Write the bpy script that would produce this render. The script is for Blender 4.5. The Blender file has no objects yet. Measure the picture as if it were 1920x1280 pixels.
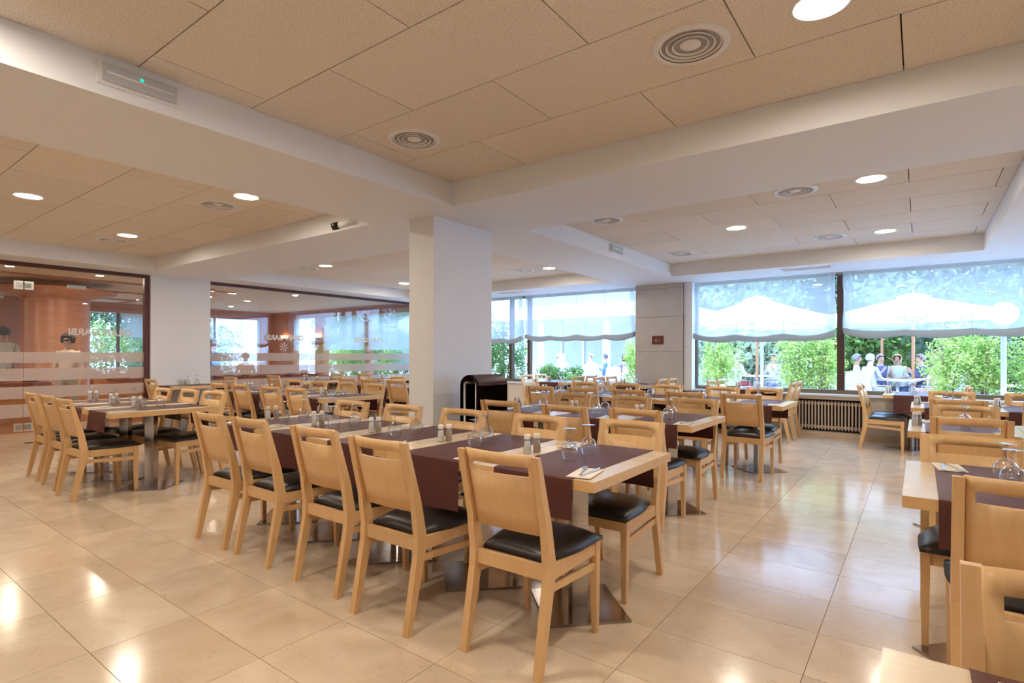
import bpy, bmesh, math, random
from mathutils import Vector, Matrix
import numpy as np
PI = math.pi
random.seed(7)
scene = bpy.context.scene
COL = scene.collection

# ------------------------------------------------------------------ camera, sky, sun, exposure
cam_d = bpy.data.cameras.new('camera')
cam_d.sensor_width = 36.0
cam_d.lens = 1029.0 / 1920.0 * 36.0
cam_d.shift_y = 24.7 / 1920.0
cam_d.clip_start = 0.05
cam_d.clip_end = 200
cam = bpy.data.objects.new('camera', cam_d)
COL.objects.link(cam)
cam.matrix_world = (Matrix.Translation((0, 0, 1.30)) @ Matrix.Rotation(math.radians(36.6), 4, 'Z')
                    @ Matrix.Rotation(PI / 2, 4, 'X') @ Matrix.Rotation(0.00253, 4, 'Z'))
scene.camera = cam

world = bpy.data.worlds.new('sky')
scene.world = world
world.use_nodes = True
_bg = world.node_tree.nodes['Background']
_bg.inputs[0].default_value = (0.36, 0.58, 1.0, 1)
_bg.inputs[1].default_value = 8.6

sun_d = bpy.data.lights.new('sun', 'SUN')
sun_d.energy = 3.6
sun_d.angle = math.radians(0.6)
sun_d.color = (1.0, 0.95, 0.86)
sun = bpy.data.objects.new('sun', sun_d)
COL.objects.link(sun)
sun.rotation_euler = (math.radians(33), 0, math.radians(-25))   # high, from behind the building

scene.view_settings.view_transform = 'Standard'
scene.view_settings.look = 'None'
scene.view_settings.gamma = 1.0
scene.view_settings.use_curve_mapping = False
scene.view_settings.exposure = 0.54
LAMP_STRENGTH = 138.0
LAMP_COLOUR = (1.0, 0.88, 0.72)
scene.cycles.transparent_max_bounces = 24
scene.cycles.max_bounces = 10
scene.cycles.diffuse_bounces = 5
scene.cycles.glossy_bounces = 4
scene.cycles.caustics_reflective = False
scene.cycles.caustics_refractive = False

# ------------------------------------------------------------------ materials
MATS = {}
def new_mat(name):
    m = bpy.data.materials.new(name)
    m.use_nodes = True
    nt = m.node_tree
    nt.nodes.clear()
    out = nt.nodes.new('ShaderNodeOutputMaterial')
    MATS[name] = m
    return m, nt, out

def N(nt, kind, **kw):
    n = nt.nodes.new(kind)
    for k, v in kw.items():
        if k.startswith('i_'):
            n.inputs[k[2:].replace('_', ' ')].default_value = v
        else:
            setattr(n, k, v)
    return n

def rgba(c):
    return (c[0], c[1], c[2], 1.0)

def pbr(name, col, rough=0.5, metal=0.0, spec=0.5, col2=None, scale=(1, 1, 1), nscale=8.0, detail=4.0, lo=0.35, hi=0.65,
        bump=0.0, bump_scale=None, rnd=0.0, coat=0.0, sheen=0.0, coords='Object', emit=None, estr=0.0):
    m, nt, out = new_mat(name)
    b = N(nt, 'ShaderNodeBsdfPrincipled')
    b.inputs['Base Color'].default_value = rgba(col)
    b.inputs['Roughness'].default_value = rough
    b.inputs['Metallic'].default_value = metal
    b.inputs['Specular IOR Level'].default_value = spec
    b.inputs['Coat Weight'].default_value = coat
    b.inputs['Coat Roughness'].default_value = 0.06
    b.inputs['Sheen Weight'].default_value = sheen
    if emit:
        b.inputs['Emission Color'].default_value = rgba(emit)
        b.inputs['Emission Strength'].default_value = estr
    nt.links.new(b.outputs[0], out.inputs[0])
    if col2 is not None or bump > 0:
        tc = N(nt, 'ShaderNodeTexCoord')
        mp = N(nt, 'ShaderNodeMapping')
        mp.inputs['Scale'].default_value = scale
        nt.links.new(tc.outputs[coords], mp.inputs['Vector'])
        if rnd > 0:
            oi = N(nt, 'ShaderNodeObjectInfo')
            mul = N(nt, 'ShaderNodeVectorMath', operation='SCALE')
            mul.inputs[0].default_value = (37.0, 53.0, 71.0)
            nt.links.new(oi.outputs['Random'], mul.inputs['Scale'])
            nt.links.new(mul.outputs[0], mp.inputs['Location'])
        nz = N(nt, 'ShaderNodeTexNoise')
        nz.inputs['Scale'].default_value = nscale
        nz.inputs['Detail'].default_value = detail
        nt.links.new(mp.outputs[0], nz.inputs['Vector'])
        if col2 is not None:
            cr = N(nt, 'ShaderNodeValToRGB')
            cr.color_ramp.elements[0].position = lo
            cr.color_ramp.elements[0].color = rgba(col)
            cr.color_ramp.elements[1].position = hi
            cr.color_ramp.elements[1].color = rgba(col2)
            nt.links.new(nz.outputs['Fac'], cr.inputs[0])
            last = cr.outputs[0]
            if rnd > 0:
                hsv = N(nt, 'ShaderNodeHueSaturation')
                mr = N(nt, 'ShaderNodeMapRange')
                mr.inputs['To Min'].default_value = 1 - rnd
                mr.inputs['To Max'].default_value = 1 + rnd
                nt.links.new(oi.outputs['Random'], mr.inputs['Value'])
                nt.links.new(mr.outputs[0], hsv.inputs['Value'])
                nt.links.new(last, hsv.inputs['Color'])
                last = hsv.outputs[0]
            nt.links.new(last, b.inputs['Base Color'])
        if bump > 0:
            nz2 = nz
            if bump_scale:
                nz2 = N(nt, 'ShaderNodeTexNoise')
                nz2.inputs['Scale'].default_value = bump_scale
                nt.links.new(mp.outputs[0], nz2.inputs['Vector'])
            bp = N(nt, 'ShaderNodeBump')
            bp.inputs['Strength'].default_value = bump
            bp.inputs['Distance'].default_value = 0.004
            nt.links.new(nz2.outputs['Fac'], bp.inputs['Height'])
            nt.links.new(bp.outputs[0], b.inputs['Normal'])
    return m

def thin_glass(name, tint=(1, 1, 1), ior=1.5, rough=0.0, edge=1.0, power=4.0):
    m, nt, out = new_mat(name)
    tr = N(nt, 'ShaderNodeBsdfTransparent')
    tr.inputs[0].default_value = rgba(tint)
    gl = N(nt, 'ShaderNodeBsdfGlossy')
    gl.inputs['Roughness'].default_value = rough
    lw = N(nt, 'ShaderNodeLayerWeight')      # two-sided Schlick curve: 4 % head on, all at grazing angles
    lw.inputs['Blend'].default_value = 0.5
    pw = N(nt, 'ShaderNodeMath', operation='POWER')
    pw.inputs[1].default_value = power
    nt.links.new(lw.outputs['Facing'], pw.inputs[0])
    mul = N(nt, 'ShaderNodeMath', operation='MULTIPLY_ADD', use_clamp=True)
    mul.inputs[1].default_value = 0.9
    mul.inputs[2].default_value = 0.045 * edge
    nt.links.new(pw.outputs[0], mul.inputs[0])
    mx = N(nt, 'ShaderNodeMixShader')
    nt.links.new(mul.outputs[0], mx.inputs[0])
    nt.links.new(tr.outputs[0], mx.inputs[1])
    nt.links.new(gl.outputs[0], mx.inputs[2])
    nt.links.new(mx.outputs[0], out.inputs[0])
    return m

def sheer(name, col, trans, tl=0.6):
    """woven cloth: part open weave, part diffuse and translucent thread"""
    m, nt, out = new_mat(name)
    tr = N(nt, 'ShaderNodeBsdfTransparent')
    df = N(nt, 'ShaderNodeBsdfDiffuse')
    df.inputs[0].default_value = rgba(col)
    tn = N(nt, 'ShaderNodeBsdfTranslucent')
    tn.inputs[0].default_value = rgba(col)
    a = N(nt, 'ShaderNodeMixShader')
    a.inputs[0].default_value = tl
    nt.links.new(df.outputs[0], a.inputs[1])
    nt.links.new(tn.outputs[0], a.inputs[2])
    b = N(nt, 'ShaderNodeMixShader')
    b.inputs[0].default_value = 1 - trans
    nt.links.new(tr.outputs[0], b.inputs[1])
    nt.links.new(a.outputs[0], b.inputs[2])
    nt.links.new(b.outputs[0], out.inputs[0])
    return m

def leafy(name, c1, c2, nscale=1.5):
    m, nt, out = new_mat(name)
    tc = N(nt, 'ShaderNodeTexCoord')
    nz = N(nt, 'ShaderNodeTexNoise')
    nz.inputs['Scale'].default_value = nscale
    nz.inputs['Detail'].default_value = 6
    nt.links.new(tc.outputs['Object'], nz.inputs['Vector'])
    cr = N(nt, 'ShaderNodeValToRGB')
    cr.color_ramp.elements[0].position = 0.35
    cr.color_ramp.elements[1].position = 0.65
    cr.color_ramp.elements[0].color = rgba(c1)
    cr.color_ramp.elements[1].color = rgba(c2)
    nt.links.new(nz.outputs['Fac'], cr.inputs[0])
    df = N(nt, 'ShaderNodeBsdfDiffuse')
    tn = N(nt, 'ShaderNodeBsdfTranslucent')
    nt.links.new(cr.outputs[0], df.inputs[0])
    nt.links.new(cr.outputs[0], tn.inputs[0])
    a = N(nt, 'ShaderNodeMixShader')
    a.inputs[0].default_value = 0.4
    nt.links.new(df.outputs[0], a.inputs[1])
    nt.links.new(tn.outputs[0], a.inputs[2])
    nt.links.new(a.outputs[0], out.inputs[0])
    return m

def emitter(name, col, strength):
    m, nt, out = new_mat(name)
    e = N(nt, 'ShaderNodeEmission')
    e.inputs[0].default_value = rgba(col)
    e.inputs[1].default_value = strength
    nt.links.new(e.outputs[0], out.inputs[0])
    return m

WHITE = pbr('white_paint', (0.83, 0.85, 0.89), 0.6, spec=0.25, bump=0.05, nscale=60)
PIERPANEL = pbr('grey_stone_panel', (0.55, 0.52, 0.51), 0.45, col2=(0.59, 0.56, 0.545), nscale=5)
LAMINATE = pbr('pale_wall_tile', (0.70, 0.62, 0.53), 0.35, col2=(0.74, 0.66, 0.57), nscale=6)
BEECH = pbr('beech_wood', (0.69, 0.43, 0.20), 0.36, col2=(0.745, 0.485, 0.245), scale=(14, 14, 1.6), nscale=3.0, detail=6, lo=0.3, hi=0.72, rnd=0.05, spec=0.45)
TOPWOOD = pbr('table_top_wood', (0.60, 0.475, 0.335), 0.26, col2=(0.69, 0.565, 0.42), scale=(2, 18, 2), nscale=3.0, detail=6, lo=0.3, hi=0.7, rnd=0.05, spec=0.55)
EDGEWOOD = pbr('table_edge_wood', (0.66, 0.41, 0.18), 0.38, col2=(0.74, 0.49, 0.24), scale=(2, 14, 14), nscale=3, lo=0.3, hi=0.7, rnd=0.05)
LEATHER = pbr('black_leather', (0.018, 0.014, 0.014), 0.36, spec=0.5, bump=0.12, nscale=220)
STEEL = pbr('brushed_steel', (0.62, 0.59, 0.57), 0.27, metal=1.0, col2=(0.50, 0.47, 0.45), scale=(1, 1, 30), nscale=6, lo=0.3, hi=0.7)
PLATE = pbr('polished_steel', (0.46, 0.41, 0.385), 0.16, metal=1.0, col2=(0.36, 0.32, 0.30), nscale=5)
CUTLERY = pbr('cutlery_steel', (0.75, 0.74, 0.73), 0.18, metal=1.0)
RUNNER = pbr('brown_table_cloth', (0.085, 0.026, 0.024), 0.48, col2=(0.10, 0.032, 0.030), nscale=90, bump=0.12, spec=0.4)
LEATHERETTE = pbr('lit_brown_leatherette', (0.15, 0.075, 0.085), 0.38, spec=0.6, col2=(0.165, 0.085, 0.095), nscale=40)  # runner brown lifted towards purple for window light on the stack
NAPKIN = pbr('cream_paper', (0.80, 0.73, 0.64), 0.8, spec=0.1)
PRINT = pbr('napkin_print', (0.20, 0.10, 0.07), 0.8)
SALT = pbr('salt', (0.82, 0.80, 0.76), 0.9)
PEPPER = pbr('pepper', (0.40, 0.29, 0.20), 0.9, col2=(0.55, 0.43, 0.31), nscale=300)
CAP = pbr('shaker_cap', (0.80, 0.74, 0.66), 0.35)
GLASS = thin_glass('drinking_glass', (0.965, 0.97, 0.98), 1.5, 0.02, 2.6, 1.6)
PANE = thin_glass('window_glass', (0.97, 0.985, 0.985), 1.5, 0.0, 0.8)
SCREEN = thin_glass('partition_glass', (0.93, 0.96, 0.95), 1.5, 0.0, 1.6)
FROST = sheer('frosted_film', (0.72, 0.64, 0.62), 0.38, 0.5)
SILVER = pbr('silver_lettering', (0.72, 0.70, 0.70), 0.4)
SHEER = sheer('sheer_blind', (0.70, 0.73, 0.77), 0.46, 0.60)
HEM = sheer('blind_hem', (0.52, 0.54, 0.52), 0.06, 0.30)
FRAME = pbr('bronze_frame', (0.085, 0.050, 0.034), 0.4, metal=0.3)
SILLFRAME = pbr('bronze_sill', (0.20, 0.155, 0.10), 0.4, metal=0.4)
BROWNFRAME = pbr('brown_door_frame', (0.10, 0.028, 0.022), 0.4)
REDWOOD = pbr('mahogany_panel', (0.42, 0.145, 0.065), 0.32, col2=(0.50, 0.19, 0.09), scale=(1, 1, 14), nscale=2.5, spec=0.5)
CREAM = pbr('cream_plaster', (0.72, 0.60, 0.47), 0.7)
RADIATOR = pbr('radiator_enamel', (0.62, 0.52, 0.42), 0.45)
DARK = pbr('dark_recess', (0.035, 0.018, 0.013), 0.7)  # near-black stands for the shade inside the radiator alcove
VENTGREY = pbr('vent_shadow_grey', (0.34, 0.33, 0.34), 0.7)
BLACK = pbr('black_plastic', (0.012, 0.012, 0.013), 0.3)
PLASTIC = pbr('white_plastic', (0.82, 0.82, 0.83), 0.4)
GREYPLASTIC = pbr('grey_diffuser', (0.55, 0.57, 0.62), 0.25)
GREEN_LED = emitter('green_indicator', (0.0, 0.9, 0.45), 1.6)
LAMP = emitter('lamp_diffuser', LAMP_COLOUR, LAMP_STRENGTH)
SMALL_LAMP = emitter('small_lamp', (1.0, 0.82, 0.62), 620.0)
SCONCE = emitter('sconce_glow', (1.0, 0.55, 0.16), 7.0)
BROWNSIGN = pbr('brown_sign', (0.16, 0.035, 0.022), 0.45)
GROUT = pbr('grout', (0.20, 0.12, 0.065), 0.8)
TERRACE = pbr('terrace_paving', (0.48, 0.47, 0.47), 0.8, col2=(0.55, 0.54, 0.53), nscale=1.2)
PARASOL = sheer('parasol_canvas', (0.78, 0.74, 0.66), 0.02, 0.35)
POLEWOOD = pbr('parasol_pole_wood', (0.52, 0.24, 0.12), 0.5)
GREYMETAL = pbr('grey_metal', (0.42, 0.46, 0.52), 0.4, metal=0.5)
GLOBE = pbr('opal_globe', (0.92, 0.93, 0.94), 0.25)
SLING = pbr('grey_sling_cloth', (0.46, 0.46, 0.49), 0.7)
ALU = pbr('pale_aluminium', (0.62, 0.63, 0.65), 0.35, metal=0.6)
POT = pbr('planter_box', (0.55, 0.30, 0.17), 0.7)
POTGREY = pbr('grey_pot', (0.62, 0.62, 0.62), 0.7)
SOIL = pbr('soil', (0.06, 0.04, 0.03), 0.9)
BARK = pbr('bark', (0.20, 0.14, 0.10), 0.9)
FACADE = pbr('white_facade', (0.80, 0.80, 0.80), 0.7)
FACADEGREY = pbr('grey_facade', (0.48, 0.51, 0.56), 0.6)
DARKPANE = pbr('dark_facade_glass', (0.10, 0.14, 0.18), 0.1)
LEAF_LIME = leafy('lime_leaves', (0.20, 0.34, 0.07), (0.55, 0.66, 0.22), 5.0)
LEAF_GREEN = leafy('green_leaves', (0.06, 0.16, 0.04), (0.22, 0.36, 0.11), 2.0)
LEAF_DARK = leafy('dark_leaves', (0.06, 0.12, 0.09), (0.20, 0.30, 0.19), 0.6)
LEAF_PALE = leafy('pale_leaves', (0.22, 0.30, 0.20), (0.44, 0.52, 0.36), 0.6)
SKIN = pbr('skin', (0.62, 0.36, 0.25), 0.55)
SKIN2 = pbr('tanned_skin', (0.45, 0.24, 0.15), 0.55)

def marble(name):
    m, nt, out = new_mat(name)
    b = N(nt, 'ShaderNodeBsdfPrincipled')
    b.inputs['Roughness'].default_value = 0.15
    b.inputs['Specular IOR Level'].default_value = 0.55
    tc = N(nt, 'ShaderNodeTexCoord')
    oi = N(nt, 'ShaderNodeObjectInfo')
    mul = N(nt, 'ShaderNodeVectorMath', operation='SCALE')
    mul.inputs[0].default_value = (41.0, 59.0, 13.0)
    nt.links.new(oi.outputs['Random'], mul.inputs['Scale'])
    add = N(nt, 'ShaderNodeVectorMath', operation='ADD')
    nt.links.new(tc.outputs['Object'], add.inputs[0])
    nt.links.new(mul.outputs[0], add.inputs[1])
    n1 = N(nt, 'ShaderNodeTexNoise')
    n1.inputs['Scale'].default_value = 2.6
    n1.inputs['Detail'].default_value = 6
    n1.inputs['Distortion'].default_value = 1.2
    nt.links.new(add.outputs[0], n1.inputs['Vector'])
    cr = N(nt, 'ShaderNodeValToRGB')
    cr.color_ramp.elements[0].position = 0.32
    cr.color_ramp.elements[0].color = (0.62, 0.485, 0.35, 1)
    cr.color_ramp.elements[1].position = 0.68
    cr.color_ramp.elements[1].color = (0.72, 0.595, 0.46, 1)
    nt.links.new(n1.outputs['Fac'], cr.inputs[0])
    n2 = N(nt, 'ShaderNodeTexNoise')
    n2.inputs['Scale'].default_value = 4.0
    n2.inputs['Detail'].default_value = 8
    n2.inputs['Distortion'].default_value = 2.0
    nt.links.new(add.outputs[0], n2.inputs['Vector'])
    vr = N(nt, 'ShaderNodeValToRGB')        # thin veins where the noise crosses the middle
    vr.color_ramp.elements[0].position = 0.492
    vr.color_ramp.elements[0].color = (0, 0, 0, 1)
    vr.color_ramp.elements[1].position = 0.508
    vr.color_ramp.elements[1].color = (0, 0, 0, 1)
    e = vr.color_ramp.elements.new(0.5)
    e.color = (1, 1, 1, 1)
    nt.links.new(n2.outputs['Fac'], vr.inputs[0])
    vm = N(nt, 'ShaderNodeMath', operation='MULTIPLY')
    vm.inputs[1].default_value = 0.35
    nt.links.new(vr.outputs[0], vm.inputs[0])
    mx = N(nt, 'ShaderNodeMix', data_type='RGBA')
    nt.links.new(vm.outputs[0], mx.inputs[0])
    nt.links.new(cr.outputs[0], mx.inputs[6])
    mx.inputs[7].default_value = (0.42, 0.25, 0.12, 1)
    hsv = N(nt, 'ShaderNodeHueSaturation')
    mr = N(nt, 'ShaderNodeMapRange')
    mr.inputs['To Min'].default_value = 0.93
    mr.inputs['To Max'].default_value = 1.07
    nt.links.new(oi.outputs['Random'], mr.inputs['Value'])
    nt.links.new(mr.outputs[0], hsv.inputs['Value'])
    nt.links.new(mx.outputs[2], hsv.inputs['Color'])
    nt.links.new(hsv.outputs[0], b.inputs['Base Color'])
    nt.links.new(b.outputs[0], out.inputs[0])
    return m
MARBLE = marble('cream_marble')

def woodwool(name):
    m, nt, out = new_mat(name)
    b = N(nt, 'ShaderNodeBsdfPrincipled')
    b.inputs['Roughness'].default_value = 0.9
    b.inputs['Specular IOR Level'].default_value = 0.1
    tc = N(nt, 'ShaderNodeTexCoord')
    oi = N(nt, 'ShaderNodeObjectInfo')
    n1 = N(nt, 'ShaderNodeTexNoise')
    n1.inputs['Scale'].default_value = 170
    n1.inputs['Detail'].default_value = 3
    nt.links.new(tc.outputs['Object'], n1.inputs['Vector'])
    cr = N(nt, 'ShaderNodeValToRGB')
    cr.color_ramp.elements[0].position = 0.34
    cr.color_ramp.elements[0].color = (0.50, 0.42, 0.345, 1)
    cr.color_ramp.elements[1].position = 0.47
    cr.color_ramp.elements[1].color = (0.83, 0.765, 0.685, 1)
    nt.links.new(n1.outputs['Fac'], cr.inputs[0])
    hsv = N(nt, 'ShaderNodeHueSaturation')
    mr = N(nt, 'ShaderNodeMapRange')
    mr.inputs['To Min'].default_value = 0.97
    mr.inputs['To Max'].default_value = 1.03
    nt.links.new(oi.outputs['Random'], mr.inputs['Value'])
    nt.links.new(mr.outputs[0], hsv.inputs['Value'])
    nt.links.new(cr.outputs[0], hsv.inputs['Color'])
    nt.links.new(hsv.outputs[0], b.inputs['Base Color'])
    bp = N(nt, 'ShaderNodeBump')
    bp.inputs['Strength'].default_value = 0.3
    bp.inputs['Distance'].default_value = 0.003
    nt.links.new(n1.outputs['Fac'], bp.inputs['Height'])
    nt.links.new(bp.outputs[0], b.inputs['Normal'])
    nt.links.new(b.outputs[0], out.inputs[0])
    return m
PANEL = woodwool('wood_wool_panel')

# ------------------------------------------------------------------ mesh helpers
def box(bm, x0, x1, y0, y1, z0, z1, mat=0, M=None):
    v = [Vector(p) for p in ((x0, y0, z0), (x1, y0, z0), (x1, y1, z0), (x0, y1, z0), (x0, y0, z1), (x1, y0, z1), (x1, y1, z1), (x0, y1, z1))]
    if M is not None:
        v = [M @ p for p in v]
    vs = [bm.verts.new(p) for p in v]
    fs = []
    for f in ((3, 2, 1, 0), (4, 5, 6, 7), (0, 1, 5, 4), (1, 2, 6, 5), (2, 3, 7, 6), (3, 0, 4, 7)):
        fc = bm.faces.new([vs[i] for i in f])
        fc.material_index = mat
        fs.append(fc)
    return fs

def prism(bm, pts, x0, x1, mat=0):
    """profile in (y,z), extruded along x"""
    a = [bm.verts.new((x0, p[0], p[1])) for p in pts]
    b = [bm.verts.new((x1, p[0], p[1])) for p in pts]
    n = len(pts)
    bm.faces.new(a[::-1]).material_index = mat
    bm.faces.new(b).material_index = mat
    for i in range(n):
        bm.faces.new((a[i], a[(i + 1) % n], b[(i + 1) % n], b[i])).material_index = mat

def frustum(bm, lo, hi, mat=0):
    """lo, hi = (x0,x1,y0,y1,z)"""
    vs = [bm.verts.new(p) for q in (lo, hi) for p in ((q[0], q[2], q[4]), (q[1], q[2], q[4]), (q[1], q[3], q[4]), (q[0], q[3], q[4]))]
    for f in ((3, 2, 1, 0), (4, 5, 6, 7), (0, 1, 5, 4), (1, 2, 6, 5), (2, 3, 7, 6), (3, 0, 4, 7)):
        bm.faces.new([vs[i] for i in f]).material_index = mat

def lathe(bm, prof, seg=20, mat=0, c=(0, 0, 0), close=False):
    rings = []
    for r, z in prof:
        if r < 1e-5:
            rings.append([bm.verts.new((c[0], c[1], c[2] + z))])
        else:
            rings.append([bm.verts.new((c[0] + r * math.cos(2 * PI * i / seg), c[1] + r * math.sin(2 * PI * i / seg), c[2] + z)) for i in range(seg)])
    for a, b in zip(rings, rings[1:]):
        for i in range(seg):
            j = (i + 1) % seg
            if len(a) == 1 and len(b) == 1:
                continue
            if len(a) == 1:
                f = bm.faces.new((a[0], b[i], b[j]))
            elif len(b) == 1:
                f = bm.faces.new((a[i], b[0], a[j]))
            else:
                f = bm.faces.new((a[i], a[j], b[j], b[i]))
            f.material_index = mat
            f.smooth = True

def tube(bm, pts, r, seg=8, mat=0, cap=True):
    pts = [Vector(p) for p in pts]
    rs = r if isinstance(r, (list, tuple)) else [r] * len(pts)
    rings = []
    for i, p in enumerate(pts):
        d = (pts[min(i + 1, len(pts) - 1)] - pts[max(i - 1, 0)]).normalized()
        up = Vector((0, 0, 1)) if abs(d.z) < 0.95 else Vector((1, 0, 0))
        u = d.cross(up).normalized()
        w = d.cross(u)
        rings.append([bm.verts.new(p + rs[i] * (math.cos(2 * PI * k / seg) * u + math.sin(2 * PI * k / seg) * w)) for k in range(seg)])
    for a, b in zip(rings, rings[1:]):
        for k in range(seg):
            f = bm.faces.new((a[k], b[k], b[(k + 1) % seg], a[(k + 1) % seg]))
            f.material_index = mat
            f.smooth = True
    if cap:
        bm.faces.new(rings[0]).material_index = mat
        bm.faces.new(rings[-1][::-1]).material_index = mat

def bevel(bm, w, seg=1, ang=0.5):
    es = [e for e in bm.edges if len(e.link_faces) == 2 and e.calc_face_angle(0) > ang]
    bmesh.ops.bevel(bm, geom=es, offset=w, segments=seg, affect='EDGES', profile=0.5)

def mesh_of(bm, name, mats, smooth=False):
    bmesh.ops.recalc_face_normals(bm, faces=bm.faces)
    me = bpy.data.meshes.new(name)
    bm.to_mesh(me)
    bm.free()
    for m in (mats if isinstance(mats, (list, tuple)) else [mats]):
        me.materials.append(m)
    if smooth:
        for p in me.polygons:
            p.use_smooth = True
    return me

def obj(name, me, parent=None, loc=(0, 0, 0), rotz=0.0):
    o = bpy.data.objects.new(name, me)
    COL.objects.link(o)
    o.location = loc
    o.rotation_euler = (0, 0, rotz)
    if parent is not None:
        o.parent = parent
    return o

def tag(o, label, cat, group=None):
    o['label'] = label
    o['category'] = cat
    if group:
        o['group'] = group
    return o

def struct(o, label=None):
    o['kind'] = 'structure'
    if label:
        o['label'] = label
    return o

def empty(name, loc=(0, 0, 0), rotz=0.0):
    return obj(name, None, None, loc, rotz)

def boxmesh(name, mats, *boxes, bev=0.0, seg=1):
    bm = bmesh.new()
    for b in boxes:
        box(bm, *b)
    if bev:
        bevel(bm, bev, seg)
    return mesh_of(bm, name, mats)

ORD = ['first', 'second', 'third', 'fourth', 'fifth', 'sixth', 'seventh']

# ------------------------------------------------------------------ room dimensions
ZC, ZB = 2.613, 2.82            # soffit, bay top
XG = -10.37                     # glass partition
YW = 9.98                       # window wall
XR, YB = 5.6, -4.2              # wall on the far right, wall behind the camera

# ------------------------------------------------------------------ floor
floor = struct(obj('floor', boxmesh('floor_slab', GROUT, (XG - 0.02, XR, YB, YW + 0.02, -0.12, -0.0035))), 'polished cream marble floor laid in rectangular tiles')
TX, TY, TX0, TY0 = 0.6278, 0.4192, -1.006, 0.8225
def tile_mesh(w, h):
    bm = bmesh.new()
    g = 0.0013
    box(bm, -w / 2 + g, w / 2 - g, -h / 2 + g, h / 2 - g, -0.012, 0.0)
    bevel(bm, 0.0008)
    return mesh_of(bm, 'floor_tile', MARBLE)
CA, SA = math.cos(math.radians(36.6)), math.sin(math.radians(36.6))
def depth(x, y):
    return -x * SA + y * CA
def pix(x, y, z):
    d = depth(x, y)
    if d < 0.05:
        return None
    return 960 + 1029 * (x * CA + y * SA) / d, 664.7 - 1029 * (z - 1.3) / d
tiles = []
for i in range(-16, 12):
    for j in range(-13, 23):
        x0, x1 = max(TX0 + i * TX, XG), min(TX0 + (i + 1) * TX, XR)
        y0, y1 = max(TY0 + j * TY, YB), min(TY0 + (j + 1) * TY, YW)
        if x1 - x0 < 0.02 or y1 - y0 < 0.02:
            continue
        cx, cy = (x0 + x1) / 2, (y0 + y1) / 2
        p = pix(cx, cy, 0)
        seen = p is not None and -120 < p[0] < 2040 and p[1] < 1450
        tiles.append((not seen, cx * cx + cy * cy, cx, cy, round(x1 - x0, 4), round(y1 - y0, 4)))
tiles.sort()
TILE_ME = {}
rest = bmesh.new()
for k, (_, _, cx, cy, w, h) in enumerate(tiles):
    if k < 300:
        if (w, h) not in TILE_ME:
            TILE_ME[(w, h)] = tile_mesh(w, h)
        obj('tile', TILE_ME[(w, h)], floor, (cx, cy, 0))
    else:
        g = 0.0013
        box(rest, cx - w / 2 + g, cx + w / 2 - g, cy - h / 2 + g, cy + h / 2 - g, -0.012, 0.0)
ro = obj('far_tiles', mesh_of(rest, 'far_tiles', MARBLE), floor)
ro['kind'] = 'stuff'

# ------------------------------------------------------------------ ceiling with sunken bays
XC = [XG - 0.02, -9.72, -4.447, -3.335, 0.64, 1.75, 5.0, XR]
YC = [YB, -0.62, 3.595, 4.755, 8.96, YW + 0.02]
bm = bmesh.new()
for i in range(7):
    for j in range(5):
        if not (i % 2 == 1 and j % 2 == 1):
            box(bm, XC[i], XC[i + 1], YC[j], YC[j + 1], ZC, ZB + 0.03)
bmesh.ops.remove_doubles(bm, verts=bm.verts, dist=1e-4)
seen_f = {}
for f in list(bm.faces):
    key = tuple(sorted(v.index for v in f.verts)) if False else tuple(sorted((round(v.co.x, 3), round(v.co.y, 3), round(v.co.z, 3)) for v in f.verts))
    seen_f.setdefault(key, []).append(f)
bmesh.ops.delete(bm, geom=[f for fs in seen_f.values() if len(fs) > 1 for f in fs], context='FACES')
ceiling = struct(obj('ceiling', mesh_of(bm, 'ceiling_soffit', WHITE)), 'white ceiling soffits and beams around sunken bays')
struct(obj('ceiling_slab', boxmesh('ceiling_slab', GROUT, (-18.2, XR + 0.3, YB - 0.3, YW + 0.12, ZB + 0.032, ZB + 0.28))), 'roof slab above the ceiling bays')
def panels(x0, x1, y0, y1, yb, py, xa, xb, px=1.232):
    k = math.floor((y0 - yb) / py)
    while yb + k * py < y1 - 0.03:
        ya, yz = max(y0, yb + k * py), min(y1, yb + (k + 1) * py)
        off = xa if k % 2 == 0 else xb
        n = math.floor((x0 - off) / px)
        while off + n * px < x1 - 0.03:
            xs, xe = max(x0, off + n * px), min(x1, off + (n + 1) * px)
            if xe - xs > 0.03 and yz - ya > 0.03:
                g = 0.0035
                bm = bmesh.new()
                w, h = (xe - xs) / 2 - g, (yz - ya) / 2 - g
                box(bm, -w, w, -h, h, 0, 0.028)
                bevel(bm, 0.003)
                obj('ceiling_panel', mesh_of(bm, 'ceiling_panel', PANEL), ceiling, ((xs + xe) / 2, (ya + yz) / 2, ZB))
            n += 1
        k += 1
panels(XC[3], XC[4], YC[1], YC[2], 1.765, 0.6125, -2.535, -1.909)
panels(XC[1], XC[2], YC[1], YC[2], 1.765, 0.6125, -9.10, -8.48)
panels(XC[3], XC[4], YC[3], YC[4], 5.925, 0.6175, -0.69, -0.077)
panels(XC[1], XC[2], YC[3], YC[4], 5.925, 0.6175, -9.10, -8.48)
panels(XC[5], XC[6], YC[1], YC[2], 1.765, 0.6125, 2.4, 3.0)
panels(XC[5], XC[6], YC[3], YC[4], 5.925, 0.6175, 2.4, 3.0)

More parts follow.
